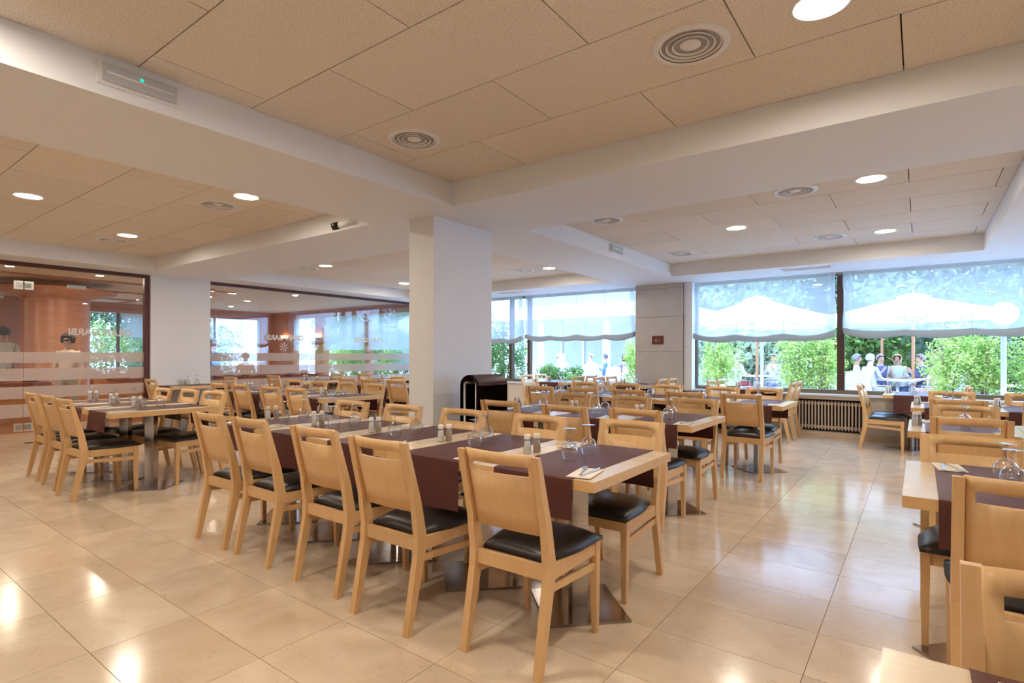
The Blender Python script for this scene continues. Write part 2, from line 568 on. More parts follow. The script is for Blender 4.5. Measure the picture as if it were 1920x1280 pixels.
# ------------------------------------------------------------------ walls, piers, pillar
struct(obj('wall_right', boxmesh('wall_right', WHITE, (XR, XR + 0.2, YB, YW + 0.25, 0, ZC))), 'plain white side wall')
struct(obj('wall_behind', boxmesh('wall_behind', WHITE, (-17.8, XR + 0.2, YB - 0.2, YB, 0, ZB))), 'plain white wall behind the dining tables')
AX0, AX1 = -1.62, -0.66
wl = struct(obj('wall_window', boxmesh('wall_window', LAMINATE,
    (XG, AX0, YW, YW + 0.22, 0, 0.66), (AX1, XR, YW, YW + 0.22, 0, 0.66), (AX0, AX1, YW, YW + 0.22, 0.60, 0.66),
    (AX0, AX1, YW, YW + 0.22, 0, 0.085))), 'low pale tiled wall under the windows')
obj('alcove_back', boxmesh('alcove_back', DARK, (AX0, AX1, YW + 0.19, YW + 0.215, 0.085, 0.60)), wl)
for k in range(0, 26):
    x = -9.9 + k * 0.6
    if AX0 - 0.02 < x < AX1 + 0.02 or x > 5.3:
        continue
    if x < AX0 < x + 0.6 or x < AX1 < x + 0.6:
        continue
    obj('wall_tile', boxmesh('wall_tile', LAMINATE, (-0.298, 0.298, -0.012, 0, 0, 0.535), bev=0.002), wl, (x + 0.3, YW, 0.11))
struct(obj('baseboard_window', boxmesh('baseboard_window', MARBLE, (XG, XR, YW - 0.018, YW, 0, 0.085), bev=0.003)), 'tan marble skirting under the window wall')
sill = struct(obj('trim_1', boxmesh('window_ledge', WHITE, (XG, XR, YW - 0.06, YW + 0.22, 0.66, 0.69), bev=0.005)), 'pale stone ledge along the windows')

pier = struct(obj('wall_pier', boxmesh('wall_pier', FRAME, (-4.345, -3.455, 9.84, YW + 0.25, 0, ZC))), 'grey panelled pier between the windows')
for z0, z1 in ((0.003, 0.70), (0.705, 1.362), (1.367, 2.006), (2.011, 2.53), (2.535, 2.61)):
    obj('panel', boxmesh('pier_panel', PIERPANEL, (-4.36, -3.44, -0.018, 0, z0, z1), bev=0.003), pier, (0, 9.84, 0))
struct(obj('trim_2', boxmesh('pier_reveal', WHITE, (-3.438, -3.29, 9.86, YW + 0.22, 0.66, ZC))), 'white reveal strip beside the grey pier')

pillar = struct(obj('wall_pillar', boxmesh('pillar', WHITE, (-4.02, -3.69, 3.72, 4.60, 0, ZC + 0.01), bev=0.004)), 'white rectangular pillar standing among the tables')

# glass partition: white pier, brown frame, panes
struct(obj('wall_partition', boxmesh('partition_pier', WHITE, (XG - 0.12, XG + 0.06, 3.76, 4.72, 0, ZC), (XG - 0.12, XG + 0.04, YW - 0.08, YW + 0.1, 0, ZC))), 'white pier between the two glass screens')
def glass_screen(name, joints, label, jamb=True, frame=BROWNFRAME):
    y0, y1 = joints[0], joints[-1]
    bx = [(XG - 0.05, XG + 0.03, y0, y1, ZC - 0.055, ZC)]
    if jamb:
        bx.append((XG - 0.05, XG + 0.03, y1, y1 + 0.07, 0, ZC))
    w = struct(obj(name, boxmesh(name + '_frame', frame, *bx)), label)
    for a, b in zip(joints, joints[1:]):
        p = obj('pane', boxmesh('pane', SCREEN, (-0.005, 0.005, a + 0.003, b - 0.003, 0.012, ZC - 0.055)), w, (XG, 0, 0))
        for z0, z1 in ((0.38, 0.57), (0.65, 0.82), (0.905, 1.085), (1.165, 1.32)):
            obj('frosted_band', boxmesh('frosted_band', FROST, (0.0065, 0.0075, a + 0.003, b - 0.003, z0, z1)), p)
    return w
screen1 = glass_screen('window_1', [-3.9, -1.4, 0.35, 2.15, 3.68], 'frameless glass screen and doors with frosted bands in a brown frame')
screen2 = glass_screen('window_2', [4.73, 5.69, 6.76, 7.82, 8.88, 9.88], 'long glass screen with frosted bands behind the rear tables', False, BROWNFRAME)
for y, z in ((2.15, 2.28), (2.15, 0.24)):
    h = obj('patch_fitting', boxmesh('patch_fitting', CUTLERY, (0.008, 0.022, -0.11, -0.008, -0.06, 0.06), (0.008, 0.022, 0.008, 0.11, -0.06, 0.06), bev=0.004), screen1, (XG, y, z))
    obj('cover_plate', boxmesh('cover_plate', SCREEN, (0.022, 0.03, -0.085, 0.085, -0.035, 0.035)), h)
obj('door_closer', boxmesh('door_closer', PLASTIC, (-0.10, -0.02, -0.22, 0.0, 0, 0.045), bev=0.006), screen1, (XG, 2.9, 2.30))
obj('door_rail', boxmesh('door_rail', BROWNFRAME, (-0.02, 0.02, 2.17, 2.55, 0.0, 0.012)), screen1, (XG, 0, 0))
def text_part(name, body, size, M, mat, parent, ext=0.001, bold=0.0):
    cu = bpy.data.curves.new(name, 'FONT')
    cu.body = body
    cu.size = size
    cu.extrude = ext
    cu.offset = bold
    cu.materials.append(mat)
    o = bpy.data.objects.new(name, cu)
    COL.objects.link(o)
    o.parent = parent
    o.matrix_world = M
    return o
for ystart, scr in ((3.50, screen1), (6.62, screen2), (8.74, screen2)):
    M = Matrix(((0, 0, -1, XG + 0.009), (-1, 0, 0, ystart), (0, 1, 0, 1.585), (0, 0, 0, 1)))
    text_part('lettering', 'GRAN GARBI', 0.142, M, SILVER, scr, bold=0.004)
    bm = bmesh.new()
    cy = ystart - 0.44
    for k in range(8):
        a = k * PI / 4
        for r, s in ((0.035, 0.013), (0.075, 0.017)):
            c = Vector((0.0085, cy + r * math.cos(a + r * 8), 1.44 + r * math.sin(a + r * 8)))
            d = Vector((0, math.cos(a + 0.7), math.sin(a + 0.7))) * s * 1.7
            e = Vector((0, -math.sin(a + 0.7), math.cos(a + 0.7))) * s * 0.6
            bm.faces.new([bm.verts.new(c + q) for q in (d, e, -d, -e)])
    obj('emblem', mesh_of(bm, 'emblem', SILVER), scr, (XG, 0, 0))

# ------------------------------------------------------------------ windows of the window wall
def window(name, xs, label, mull=0.05, x_end=None):
    x0, x1 = xs[0], xs[-1]
    Y = YW + 0.12
    w = struct(obj(name, boxmesh(name + '_frame', SILLFRAME, (x0, x1, Y - 0.05, Y + 0.05, 0.69, 0.757), (x0, x1, Y - 0.05, Y + 0.05, ZC - 0.05, ZC + 0.03), bev=0.004)), label)
    for i, x in enumerate(xs):
        hw = mull if 0 < i < len(xs) - 1 else 0.022
        obj('mullion', boxmesh('mullion', FRAME, (-hw, hw, -0.06, 0.06, 0.757, ZC - 0.05), bev=0.004), w, (x, Y, 0))
    for a, b in zip(xs, xs[1:]):
        obj('pane', boxmesh('window_pane', PANE, (a + 0.02, b - 0.02, -0.004, 0.004, 0.757, ZC - 0.05)), w, (0, Y, 0))
window('window_3', [-3.29, -1.0, 1.40, 3.6, XR], 'wide bronze-framed windows over the radiator', 0.05)
window('window_4', [-9.95, -8.7, -7.50, -7.0, -4.36], 'bronze-framed windows left of the grey pier', 0.03)

def blind(x0, x1, zb, label, ends=(True, True), waves=3):
    root = empty('roman_blind', ((x0 + x1) / 2, 9.90, 0))
    tag(root, label, 'blind', 'sheer blinds half drawn over the windows')
    w = (x1 - x0) / 2
    nx, nz = 36, 8
    def zbot(t):
        return zb + 0.030 * abs(math.sin(t * PI * waves)) * -1 + 0.045 * abs(2 * t - 1) ** 6
    bm = bmesh.new()
    g = []
    for i in range(nx + 1):
        t = i / nx
        c = []
        for k in range(nz + 1):
            s = k / nz
            z = ZC - 0.005 + (zbot(t) + 0.05 - ZC) * s
            y = 0.012 * math.sin(t * PI * waves * 2) * s + 0.004 * math.sin(11 * t + 3 * s)
            c.append(bm.verts.new((-w + 2 * w * t, y, z)))
        g.append(c)
    for i in range(nx):
        for k in range(nz):
            bm.faces.new((g[i][k], g[i][k + 1], g[i + 1][k + 1], g[i + 1][k])).smooth = True
    obj('cloth', mesh_of(bm, 'blind_cloth', SHEER), root)
    bm = bmesh.new()
    prof = [(0.0, 0.055), (-0.028, 0.045), (-0.042, 0.01), (-0.036, -0.03), (-0.012, -0.052), (0.014, -0.045), (0.022, 0.0)]
    rings = []
    for i in range(nx + 1):
        t = i / nx
        fat = 1.0 + 0.15 * math.sin(t * 17 + x0)
        rings.append([bm.verts.new((-w + 2 * w * t, p[0] * fat + 0.01 * math.sin(t * PI * waves * 2), zbot(t) + p[1] * fat)) for p in prof])
    for a, b in zip(rings, rings[1:]):
        for k in range(len(prof)):
            bm.faces.new((a[k], b[k], b[(k + 1) % len(prof)], a[(k + 1) % len(prof)])).smooth = True
    bm.faces.new(rings[0])
    bm.faces.new(rings[-1][::-1])
    obj('hem', mesh_of(bm, 'blind_hem', HEM), root)
    for e, sx in zip(ends, (-1, 1)):
        if e:
            bm = bmesh.new()
            pr = []
            for k in range(13):
                s = k / 12
                z = ZC - 0.01 + (zb + 0.03 - ZC) * s
                b = 0.012 * math.sin(s * 9 + x0 * 3)
                pr.append([bm.verts.new((sx * (w - q) + b, yy, z)) for q, yy in ((0.0, 0), (0.03, -0.022), (0.06, 0.012), (0.10, -0.01))])
            for a, b in zip(pr, pr[1:]):
                for k in range(3):
                    bm.faces.new((a[k], a[k + 1], b[k + 1], b[k])).smooth = True
            obj('side_gather', mesh_of(bm, 'side_gather', SHEER), root)
    for t in [k / waves for k in range(1, waves)]:
        obj('seam', boxmesh('seam', SHEER, (-0.006, 0.006, -0.012, -0.008, zbot(t) + 0.04, ZC - 0.01)), root, (-w + 2 * w * t, 0, 0))
    return root
blind(-3.27, -1.06, 1.60, 'sheer white roman blind in the window beside the grey pier')
blind(-0.95, 1.36, 1.64, 'sheer white roman blind in the window at the far right edge')
blind(1.46, 3.56, 1.64, 'sheer white roman blind beyond the right edge of the picture')
blind(-6.98, -4.40, 1.66, 'wide sheer roman blind between the pillar and the grey pier', waves=4)
blind(-9.6, -7.06, 1.62, 'sheer roman blind partly hidden behind the white pillar', waves=4)

# radiator in its alcove
rad = empty('radiator', ((AX0 + AX1) / 2, YW + 0.10, 0))
tag(rad, 'beige cast-iron column radiator in the alcove under the window', 'radiator')
bm = bmesh.new()
prism(bm, [(0.42 * q[0] - 0.03, q[1]) for q in [(-0.055, 0.13), (-0.045, 0.115), (0.045, 0.115), (0.055, 0.13), (0.055, 0.17), (0.02, 0.19), (0.02, 0.50), (0.055, 0.52), (0.055, 0.555), (0.04, 0.57), (-0.04, 0.57), (-0.055, 0.555), (-0.055, 0.52), (-0.055, 0.19)]], -0.010, 0.010)
bevel(bm, 0.005)
col_me = mesh_of(bm, 'radiator_column', RADIATOR)
for k in range(20):
    obj('column', col_me, rad, (-0.44 + k * 0.0463, 0, 0))
bm = bmesh.new()
tube(bm, [(-0.46, -0.01, 0.155), (0.46, -0.01, 0.155)], 0.024)
tube(bm, [(-0.46, -0.01, 0.53), (0.46, -0.01, 0.53)], 0.024)
obj('manifold', mesh_of(bm, 'radiator_pipes', RADIATOR), rad)
for x in (-0.42, 0.42):
    obj('foot', boxmesh('radiator_foot', RADIATOR, (x - 0.015, x + 0.015, -0.05, 0.0, 0.085, 0.13)), rad)

# ------------------------------------------------------------------ ceiling fittings
bm = bmesh.new()
lathe(bm, [(0.098, 0.012), (0.102, -0.004), (0.112, -0.008), (0.124, -0.003), (0.126, 0.0)], 28)
RIM_ME = mesh_of(bm, 'lamp_rim', PLASTIC)
bm = bmesh.new()
lathe(bm, [(0.0, -0.001), (0.05, -0.001), (0.099, 0.001)], 28)
DIFF_ME = mesh_of(bm, 'lamp_diffuser', LAMP)
def downlight(x, y, label):
    r = empty('downlight', (x, y, ZB))
    tag(r, label, 'ceiling light', 'round recessed downlights')
    obj('rim', RIM_ME, r)
    obj('diffuser', DIFF_ME, r, (0, 0, -0.002))
for x, y, l in ((-0.345, 2.70, 'bright round downlight at the top right of the nearest ceiling bay'), (-1.85, 1.39, 'round downlight cut by the top edge of the picture'),
                (-6.907, 1.466, 'round downlight nearest the left edge, in the left ceiling bay'), (-5.217, 2.72, 'round downlight beside the air diffuser near the beam, left bay'),
                (-8.172, 2.712, 'round downlight above the glass doors, beside a small air diffuser'),
                (-0.338, 5.62, 'largest lit downlight of the bay near the windows'), (-1.76, 6.85, 'round downlight in the middle of the bay near the windows'),
                (-0.339, 8.09, 'round downlight closest to the windows, right-hand bay'), (-8.2, 5.66, 'round downlight in the far bay seen left of the pillar'),
                (-5.22, 8.12, 'round downlight in the far bay seen right of the pillar'), (-8.86, 8.05, 'small downlight just left of the pillar, far bay'),
                (-6.9, 6.86, 'downlight in the far bay hidden behind the pillar')):
    downlight(x, y, l)
for k, (x, y) in enumerate(((-0.345, 0.25), (-2.9, 0.25), (-8.17, 0.25), (-5.2, 0.25), (2.4, 1.47), (4.2, 2.7), (3.2, 6.85), (2.4, 8.1))):  # unseen lamps added to light the room
    downlight(x, y, 'added round downlight outside the picture, ' + ('directly over the camera', 'above the near aisle', 'left bay near the back wall', 'left bay beside the beam', 'right bay near the camera', 'right bay by the side wall', 'right window bay centre', 'right window bay corner')[k])
bm = bmesh.new()
lathe(bm, [(0.150, -0.010), (0.168, -0.012), (0.185, -0.006), (0.187, 0.0)], 32)
OUTER_ME = mesh_of(bm, 'diffuser_rim', PLASTIC)
RING_MES = []
for r0 in (0.118, 0.088, 0.058):
    bm = bmesh.new()
    lathe(bm, [(r0 + 0.030, -0.006), (r0 + 0.016, 0.012), (r0 + 0.012, 0.012), (r0 + 0.026, -0.008), (r0 + 0.030, -0.006)], 32)
    RING_MES.append(mesh_of(bm, 'diffuser_ring', PLASTIC))
bm = bmesh.new()
lathe(bm, [(0.0, -0.008), (0.03, -0.008), (0.05, -0.002), (0.052, 0.01)], 28)
BOSS_ME = mesh_of(bm, 'diffuser_boss', PLASTIC)
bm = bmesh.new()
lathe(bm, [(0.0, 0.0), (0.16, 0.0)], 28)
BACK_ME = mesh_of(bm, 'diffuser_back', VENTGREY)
for x, y, l in ((-2.87, 2.70, 'round white air diffuser near the corner of the nearest bay'), (-0.905, 2.68, 'large round white air diffuser closest to the camera'),
                (-5.75, 2.705, 'round white air diffuser beside the downlight in the left bay'), (-8.68, 2.71, 'flat-looking white air diffuser above the glass doors'),
                (-0.925, 5.63, 'round air diffuser at the near edge of the window bay'), (-2.845, 5.614, 'round air diffuser near the left corner of the window bay'),
                (-0.927, 8.08, 'round air diffuser beside the farthest downlight, window bay'), (-2.868, 8.10, 'round air diffuser at the far left corner, window bay'),
                (-8.68, 5.64, 'air diffuser left of the pillar, above the rear glass screen'), (-5.736, 8.09, 'air diffuser just right of the pillar in the far bay')):
    r = empty('air_diffuser', (x, y, ZB))
    tag(r, l, 'air vent', 'round ceiling air diffusers')
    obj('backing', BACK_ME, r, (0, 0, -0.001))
    obj('rim', OUTER_ME, r)
    for q in RING_MES:
        obj('ring', q, r)
    obj('boss', BOSS_ME, r)
def grille(x, y, lx, ly, label):
    r = empty('slot_grille', (x, y, ZC))
    tag(r, label, 'air vent', 'slot grilles in the soffit')
    obj('frame', boxmesh('grille_frame', PLASTIC, (-lx / 2, lx / 2, -ly / 2, -ly / 2 + 0.02, -0.008, 0), (-lx / 2, lx / 2, ly / 2 - 0.02, ly / 2, -0.008, 0),
        (-lx / 2, -lx / 2 + 0.02, -ly / 2, ly / 2, -0.008, 0), (lx / 2 - 0.02, lx / 2, -ly / 2, ly / 2, -0.008, 0)), r)
    obj('backing', boxmesh('grille_back', FACADEGREY, (-lx / 2 + 0.02, lx / 2 - 0.02, -ly / 2 + 0.02, ly / 2 - 0.02, -0.002, 0)), r)
    n = 4
    for k in range(n):
        yy = -ly / 2 + 0.03 + (ly - 0.06) * (k + 0.5) / n
        if lx >= ly:
            obj('slat', boxmesh('slat', PLASTIC, (-lx / 2 + 0.02, lx / 2 - 0.02, -0.006, 0.006, -0.007, -0.002)), r, (0, yy, 0))
        else:
            xx = -lx / 2 + 0.03 + (lx - 0.06) * (k + 0.5) / n
            obj('slat', boxmesh('slat', PLASTIC, (-0.006, 0.006, -ly / 2 + 0.02, ly / 2 - 0.02, -0.007, -0.002)), r, (xx, 0, 0))
grille(-1.37, 9.30, 0.66, 0.22, 'long slot grille in the soffit above the window mullion')
grille(-6.9, 9.30, 0.66, 0.22, 'long slot grille right of the pillar above the window')
grille(-10.06, 7.3, 0.26, 1.0, 'slot grille in the soffit above the rear glass screen')
def exit_light(y0, y1, z0, z1, label):
    r = empty('emergency_light', (-3.335, (y0 + y1) / 2, (z0 + z1) / 2))
    tag(r, label, 'emergency light', 'emergency lights on the beams')
    h, v = (y1 - y0) / 2, (z1 - z0) / 2
    obj('frame', boxmesh('light_frame', PLASTIC, (0, 0.012, -h - 0.02, h + 0.02, -v - 0.016, v + 0.016), bev=0.008, seg=2), r)
    obj('cover', boxmesh('light_cover', GREYPLASTIC, (0.008, 0.026, -h, h, -v, v), bev=0.006, seg=2), r)
    bm = bmesh.new()
    tube(bm, [(0.027, -h * 0.9, 0.0), (0.027, h * 0.9, 0.0)], 0.006)
    obj('tube', mesh_of(bm, 'light_tube', PLASTIC), r)
    bm = bmesh.new()
    lathe(bm, [(0, 0.004), (0.006, 0.002), (0.007, 0)], 10)
    o = obj('indicator', mesh_of(bm, 'indicator', GREEN_LED), r, (0.030, 0, v * 0.35))
    o.rotation_euler = (0, PI / 2, 0)
exit_light(0.99, 1.335, 2.685, 2.773, 'rectangular emergency light with green dot on the near beam')
exit_light(6.68, 7.04, 2.69, 2.785, 'small emergency light on the beam beside the window bay')
cc = empty('security_camera', (-4.55, 3.42, ZC - 0.02))
tag(cc, 'small white security camera with black lens under the beam corner', 'camera')
bm = bmesh.new()
tube(bm, [(0.08, 0.02, 0.02), (-0.10, -0.06, -0.01)], 0.032, 12)
obj('body', mesh_of(bm, 'camera_body', PLASTIC), cc)
bm = bmesh.new()
tube(bm, [(-0.10, -0.06, -0.01), (-0.16, -0.086, -0.02)], 0.037, 12)
obj('lens_hood', mesh_of(bm, 'lens_hood', BLACK), cc)
bm = bmesh.new()
tube(bm, [(0.05, 0.01, 0.02), (0.07, 0.02, 0.09), (0.103, 0.03, 0.10)], 0.012, 8)
obj('bracket', mesh_of(bm, 'camera_bracket', PLASTIC), cc)
sg = empty('wall_sign', (-3.913, 9.82, 1.58))
tag(sg, 'small brown plaque with white mark on the grey pier', 'sign')
obj('plaque', boxmesh('plaque', BROWNSIGN, (-0.108, 0.108, -0.012, 0, -0.076, 0.076), bev=0.004), sg)
bm = bmesh.new()
tube(bm, [(-0.055, -0.013, -0.02), (-0.03, -0.013, 0.0), (-0.02, -0.013, 0.03), (-0.032, -0.013, 0.022), (-0.03, -0.013, -0.018), (-0.01, -0.013, -0.012)], 0.004, 6)
tube(bm, [(-0.005, -0.013, -0.018), (0.02, -0.013, -0.013), (0.045, -0.013, -0.02)], 0.004, 6)
obj('mark', mesh_of(bm, 'plaque_mark', PLASTIC), sg)

# ------------------------------------------------------------------ dining chairs
def chair_parts():
    P = []
    for s in (-1, 1):           # swept back legs that run up into the back posts
        bm = bmesh.new()
        a = 0.21 * s
        prism(bm, [(-0.263, 0.0), (-0.233, 0.0), (-0.148, 0.36), (-0.140, 0.44), (-0.172, 0.60), (-0.258, 0.893), (-0.282, 0.893), (-0.215, 0.60), (-0.196, 0.44), (-0.200, 0.36)],
              min(a, a - 0.034 * s), max(a, a - 0.034 * s))
        bevel(bm, 0.004, 1, 0.3)
        P.append(('leg', mesh_of(bm, 'back_leg', BEECH)))
    for s in (-1, 1):
        bm = bmesh.new()
        x = 0.193 * s
        frustum(bm, (x - 0.013, x + 0.013, 0.228, 0.254, 0.0), (x - 0.019, x + 0.019, 0.214, 0.256, 0.43))
        bevel(bm, 0.003)
        P.append(('leg', mesh_of(bm, 'front_leg', BEECH)))
    bm = bmesh.new()
    box(bm, -0.185, 0.185, -0.185, -0.160, 0.372, 0.432)
    box(bm, -0.176, 0.176, 0.226, 0.248, 0.372, 0.432)
    for s in (-1, 1):
        box(bm, 0.193 * s - 0.012, 0.193 * s + 0.012, -0.16, 0.222, 0.372, 0.432)
    bevel(bm, 0.003)
    P.append(('seat_frame', mesh_of(bm, 'seat_frame', BEECH)))
    for s in (-1, 1):
        bm = bmesh.new()
        x = 0.193 * s
        prism(bm, [(-0.20, 0.325), (0.222, 0.300), (0.222, 0.332), (-0.20, 0.357)], x - 0.009, x + 0.009)
        bevel(bm, 0.002)
        P.append(('stretcher', mesh_of(bm, 'stretcher', BEECH)))
    bm = bmesh.new()            # upholstered pad, crowned, narrower at the back
    nx, ny = 10, 10
    top, bot = [], []
    for j in range(ny + 1):
        v = j / ny
        y = -0.150 + 0.425 * v
        hw = 0.172 + 0.048 * min(1, v * 2.2)
        rt, rb = [], []
        for i in range(nx + 1):
            u = -1 + 2 * i / nx
            e = (1 - abs(u) ** 6) * (1 - abs(2 * v - 1) ** 8)
            sh = 1 - 0.03 * (abs(2 * v - 1) ** 8)
            rt.append(bm.verts.new((u * hw * sh, y, 0.446 + 0.030 * e + 0.008 * (1 - u * u))))
            rb.append(bm.verts.new((u * hw * 0.97, y, 0.431)))
        top.append(rt)
        bot.append(rb)
    for j in range(ny):
        for i in range(nx):
            bm.faces.new((top[j][i], top[j][i + 1], top[j + 1][i + 1], top[j + 1][i])).smooth = True
            bm.faces.new((bot[j][i], bot[j + 1][i], bot[j + 1][i + 1], bot[j][i + 1]))
    for j in range(ny):
        bm.faces.new((top[j][0], top[j + 1][0], bot[j + 1][0], bot[j][0])).smooth = True
        bm.faces.new((top[j][nx], bot[j][nx], bot[j + 1][nx], top[j + 1][nx])).smooth = True
    for i in range(nx):
        bm.faces.new((top[0][i], bot[0][i], bot[0][i + 1], top[0][i + 1])).smooth = True
        bm.faces.new((top[ny][i], top[ny][i + 1], bot[ny][i + 1], bot[ny][i])).smooth = True
    P.append(('seat', mesh_of(bm, 'seat_pad', LEATHER)))
    bm = bmesh.new()            # bent plywood back with a hand slot
    xs = [-0.181, -0.150, -0.10, -0.05, 0.0, 0.05, 0.10, 0.150, 0.181]
    zs = [0.553, 0.64, 0.72, 0.802, 0.846, 0.894]
    def yb(x, z):
        line = -0.160 - (z - 0.44) * 0.242
        return line - 0.026 * (1 - (x / 0.181) ** 2) + 0.004
    grid = [[bm.verts.new((x, yb(x, z), z + (0.006 * (1 - (x / 0.181) ** 2) if z < 0.56 else 0))) for z in zs] for x in xs]
    for i in range(len(xs) - 1):
        for k in range(len(zs) - 1):
            if k == 3 and 1 <= i <= 6:
                continue
            bm.faces.new((grid[i][k], grid[i + 1][k], grid[i + 1][k + 1], grid[i][k + 1])).smooth = True
    bmesh.ops.recalc_face_normals(bm, faces=bm.faces)
    bmesh.ops.solidify(bm, geom=list(bm.faces), thickness=0.014)
    P.append(('backrest', mesh_of(bm, 'backrest', BEECH)))
    return P
CHAIR = chair_parts()
GLIDE_ME = boxmesh('glide', BLACK, (-0.011, 0.011, -0.011, 0.011, -0.0005, 0.004))
def chair(x, y, rot, label, group):
    r = empty('dining_chair', (x, y, 0), rot)
    tag(r, label, 'chair', group)
    for n, me in CHAIR:
        o = obj(n, me, r)
        if n == 'leg':
            c = me.vertices[0].co
            obj('glide', GLIDE_ME, o, (math.copysign(0.193, c.x), -0.248 if c.y < 0 else 0.241, 0))
    return r

# ------------------------------------------------------------------ dining tables and what stands on them
TW, TD, TZ = 0.656, 0.88, 0.765
bm = bmesh.new()
fs = box(bm, -TW / 2 + 0.002, TW / 2 - 0.002, -TD / 2, TD / 2, TZ - 0.045, TZ, 0)
fs[1].material_index = 1
fs[0].material_index = 1
bevel(bm, 0.0025)
TOP_ME = mesh_of(bm, 'table_top', [EDGEWOOD, TOPWOOD])
R45 = Matrix.Rotation(PI / 4, 4, 'Z')
bm = bmesh.new()
box(bm, -0.041, 0.041, -0.041, 0.041, 0.012, TZ - 0.052, 0, R45)
bevel(bm, 0.004)
COLUMN_ME = mesh_of(bm, 'table_column', STEEL)
bm = bmesh.new()
box(bm, -0.21, 0.21, -0.21, 0.21, 0.0, 0.012, 0, R45)
bevel(bm, 0.003)
BASE_ME = mesh_of(bm, 'table_base', PLATE)
bm = bmesh.new()
box(bm, -0.16, 0.16, -0.022, 0.022, TZ - 0.052, TZ - 0.045)
box(bm, -0.022, 0.022, -0.2, 0.2, TZ - 0.052, TZ - 0.045)
MOUNT_ME = mesh_of(bm, 'table_mount', STEEL)
def runner_mesh(seed, drop1, drop2):
    rr = random.Random(seed)
    hw = 0.215
    path = [(-TD / 2 - 0.010, TZ - drop1), (-TD / 2 - 0.008, TZ - drop1 * 0.5), (-TD / 2 - 0.006, TZ - 0.03), (-TD / 2 - 0.0055, TZ - 0.004), (-TD / 2 - 0.0035, TZ + 0.0015), (-TD / 2 + 0.004, TZ + 0.0035),
            (-0.2, TZ + 0.002), (0.0, TZ + 0.002), (0.2, TZ + 0.002), (TD / 2 - 0.004, TZ + 0.0035), (TD / 2 + 0.0035, TZ + 0.0015), (TD / 2 + 0.0055, TZ - 0.004), (TD / 2 + 0.006, TZ - 0.03),
            (TD / 2 + 0.008, TZ - drop2 * 0.5), (TD / 2 + 0.010, TZ - drop2)]
    bm = bmesh.new()
    rows = []
    for y, z in path:
        row = []
        for i in range(9):
            u = -1 + i / 4
            hang = max(0.0, TZ - z - 0.03)
            dy = math.copysign(0.020 * hang / 0.2 * (math.sin(u * 4 + seed) * 0.5 + 0.5), y)
            row.append(bm.verts.new((u * hw, y + dy, z + (0.0008 * rr.random() if hang == 0 else 0))))
        rows.append(row)
    for a, b in zip(rows, rows[1:]):
        for i in range(8):
            bm.faces.new((a[i], a[i + 1], b[i + 1], b[i])).smooth = True
    return mesh_of(bm, 'runner', RUNNER)
RUNNERS = [runner_mesh(k, a, b) for k, (a, b) in enumerate(((0.175, 0.21), (0.25, 0.20), (0.24, 0.22), (0.22, 0.2)))]
bm = bmesh.new()
lathe(bm, [(0.0325, 0.0), (0.0365, 0.012), (0.0425, 0.036), (0.0435, 0.052), (0.040, 0.070), (0.030, 0.086), (0.014, 0.095), (0.0065, 0.101), (0.0050, 0.112), (0.0048, 0.140),
           (0.006, 0.152), (0.014, 0.157), (0.034, 0.1605), (0.0345, 0.162), (0.016, 0.1625), (0.0, 0.163)], 24)
WINE_ME = mesh_of(bm, 'wine_glass', GLASS)
bm = bmesh.new()
lathe(bm, [(0.0, 0.0), (0.017, 0.0), (0.0185, 0.004), (0.0175, 0.03), (0.014, 0.055), (0.0125, 0.064), (0.0125, 0.072)], 16)
JAR_ME = mesh_of(bm, 'shaker_jar', GLASS)
bm = bmesh.new()
lathe(bm, [(0.0142, 0.066), (0.0145, 0.082), (0.011, 0.087), (0.0, 0.0885)], 16)
CAP_ME = mesh_of(bm, 'shaker_cap', CAP)
def fill_me(mat):
    bm = bmesh.new()
    lathe(bm, [(0.0, 0.002), (0.0155, 0.002), (0.0168, 0.006), (0.0158, 0.030), (0.0125, 0.058), (0.0, 0.060)], 16)
    return mesh_of(bm, 'shaker_fill', mat)
SALT_ME, PEPPER_ME = fill_me(SALT), fill_me(PEPPER)
bm = bmesh.new()
box(bm, -0.055, 0.055, -0.105, 0.105, 0.0, 0.0025)
box(bm, -0.053, 0.053, -0.10, 0.02, 0.0025, 0.004)
NAPKIN_ME = mesh_of(bm, 'napkin', NAPKIN)
bm = bmesh.new()
for k in range(5):
    box(bm, -0.016 + 0.007 * k, -0.0125 + 0.007 * k, -0.055, -0.045 - 0.002 * (k % 2), 0.004, 0.0045)
MARK_ME = mesh_of(bm, 'napkin_print', PRINT)
bm = bmesh.new()                # fork, handle towards -y
prism(bm, [(-0.10, 0.0), (0.02, 0.004), (0.045, 0.002), (0.045, 0.004), (0.02, 0.006), (-0.10, 0.0022)], -0.0035, 0.0035)
box(bm, -0.011, 0.011, 0.045, 0.062, 0.001, 0.003)
for k in range(4):
    box(bm, -0.011 + 0.0062 * k, -0.0076 + 0.0062 * k, 0.062, 0.10, 0.002, 0.004)
FORK_ME = mesh_of(bm, 'fork', CUTLERY)
bm = bmesh.new()
box(bm, -0.005, 0.005, -0.105, 0.0, 0.0, 0.004)
vs = [bm.verts.new(p) for p in ((-0.005, 0.0, 0.001), (0.009, 0.0, 0.001), (0.009, 0.085, 0.001), (-0.002, 0.105, 0.001), (-0.005, 0.09, 0.001))]
vt = [bm.verts.new((v.co.x, v.co.y, 0.003)) for v in vs]
bm.faces.new(vs[::-1])
bm.faces.new(vt)
for i in range(5):
    bm.faces.new((vs[i], vs[(i + 1) % 5], vt[(i + 1) % 5], vt[i]))
KNIFE_ME = mesh_of(bm, 'knife', CUTLERY)
SPOON = None

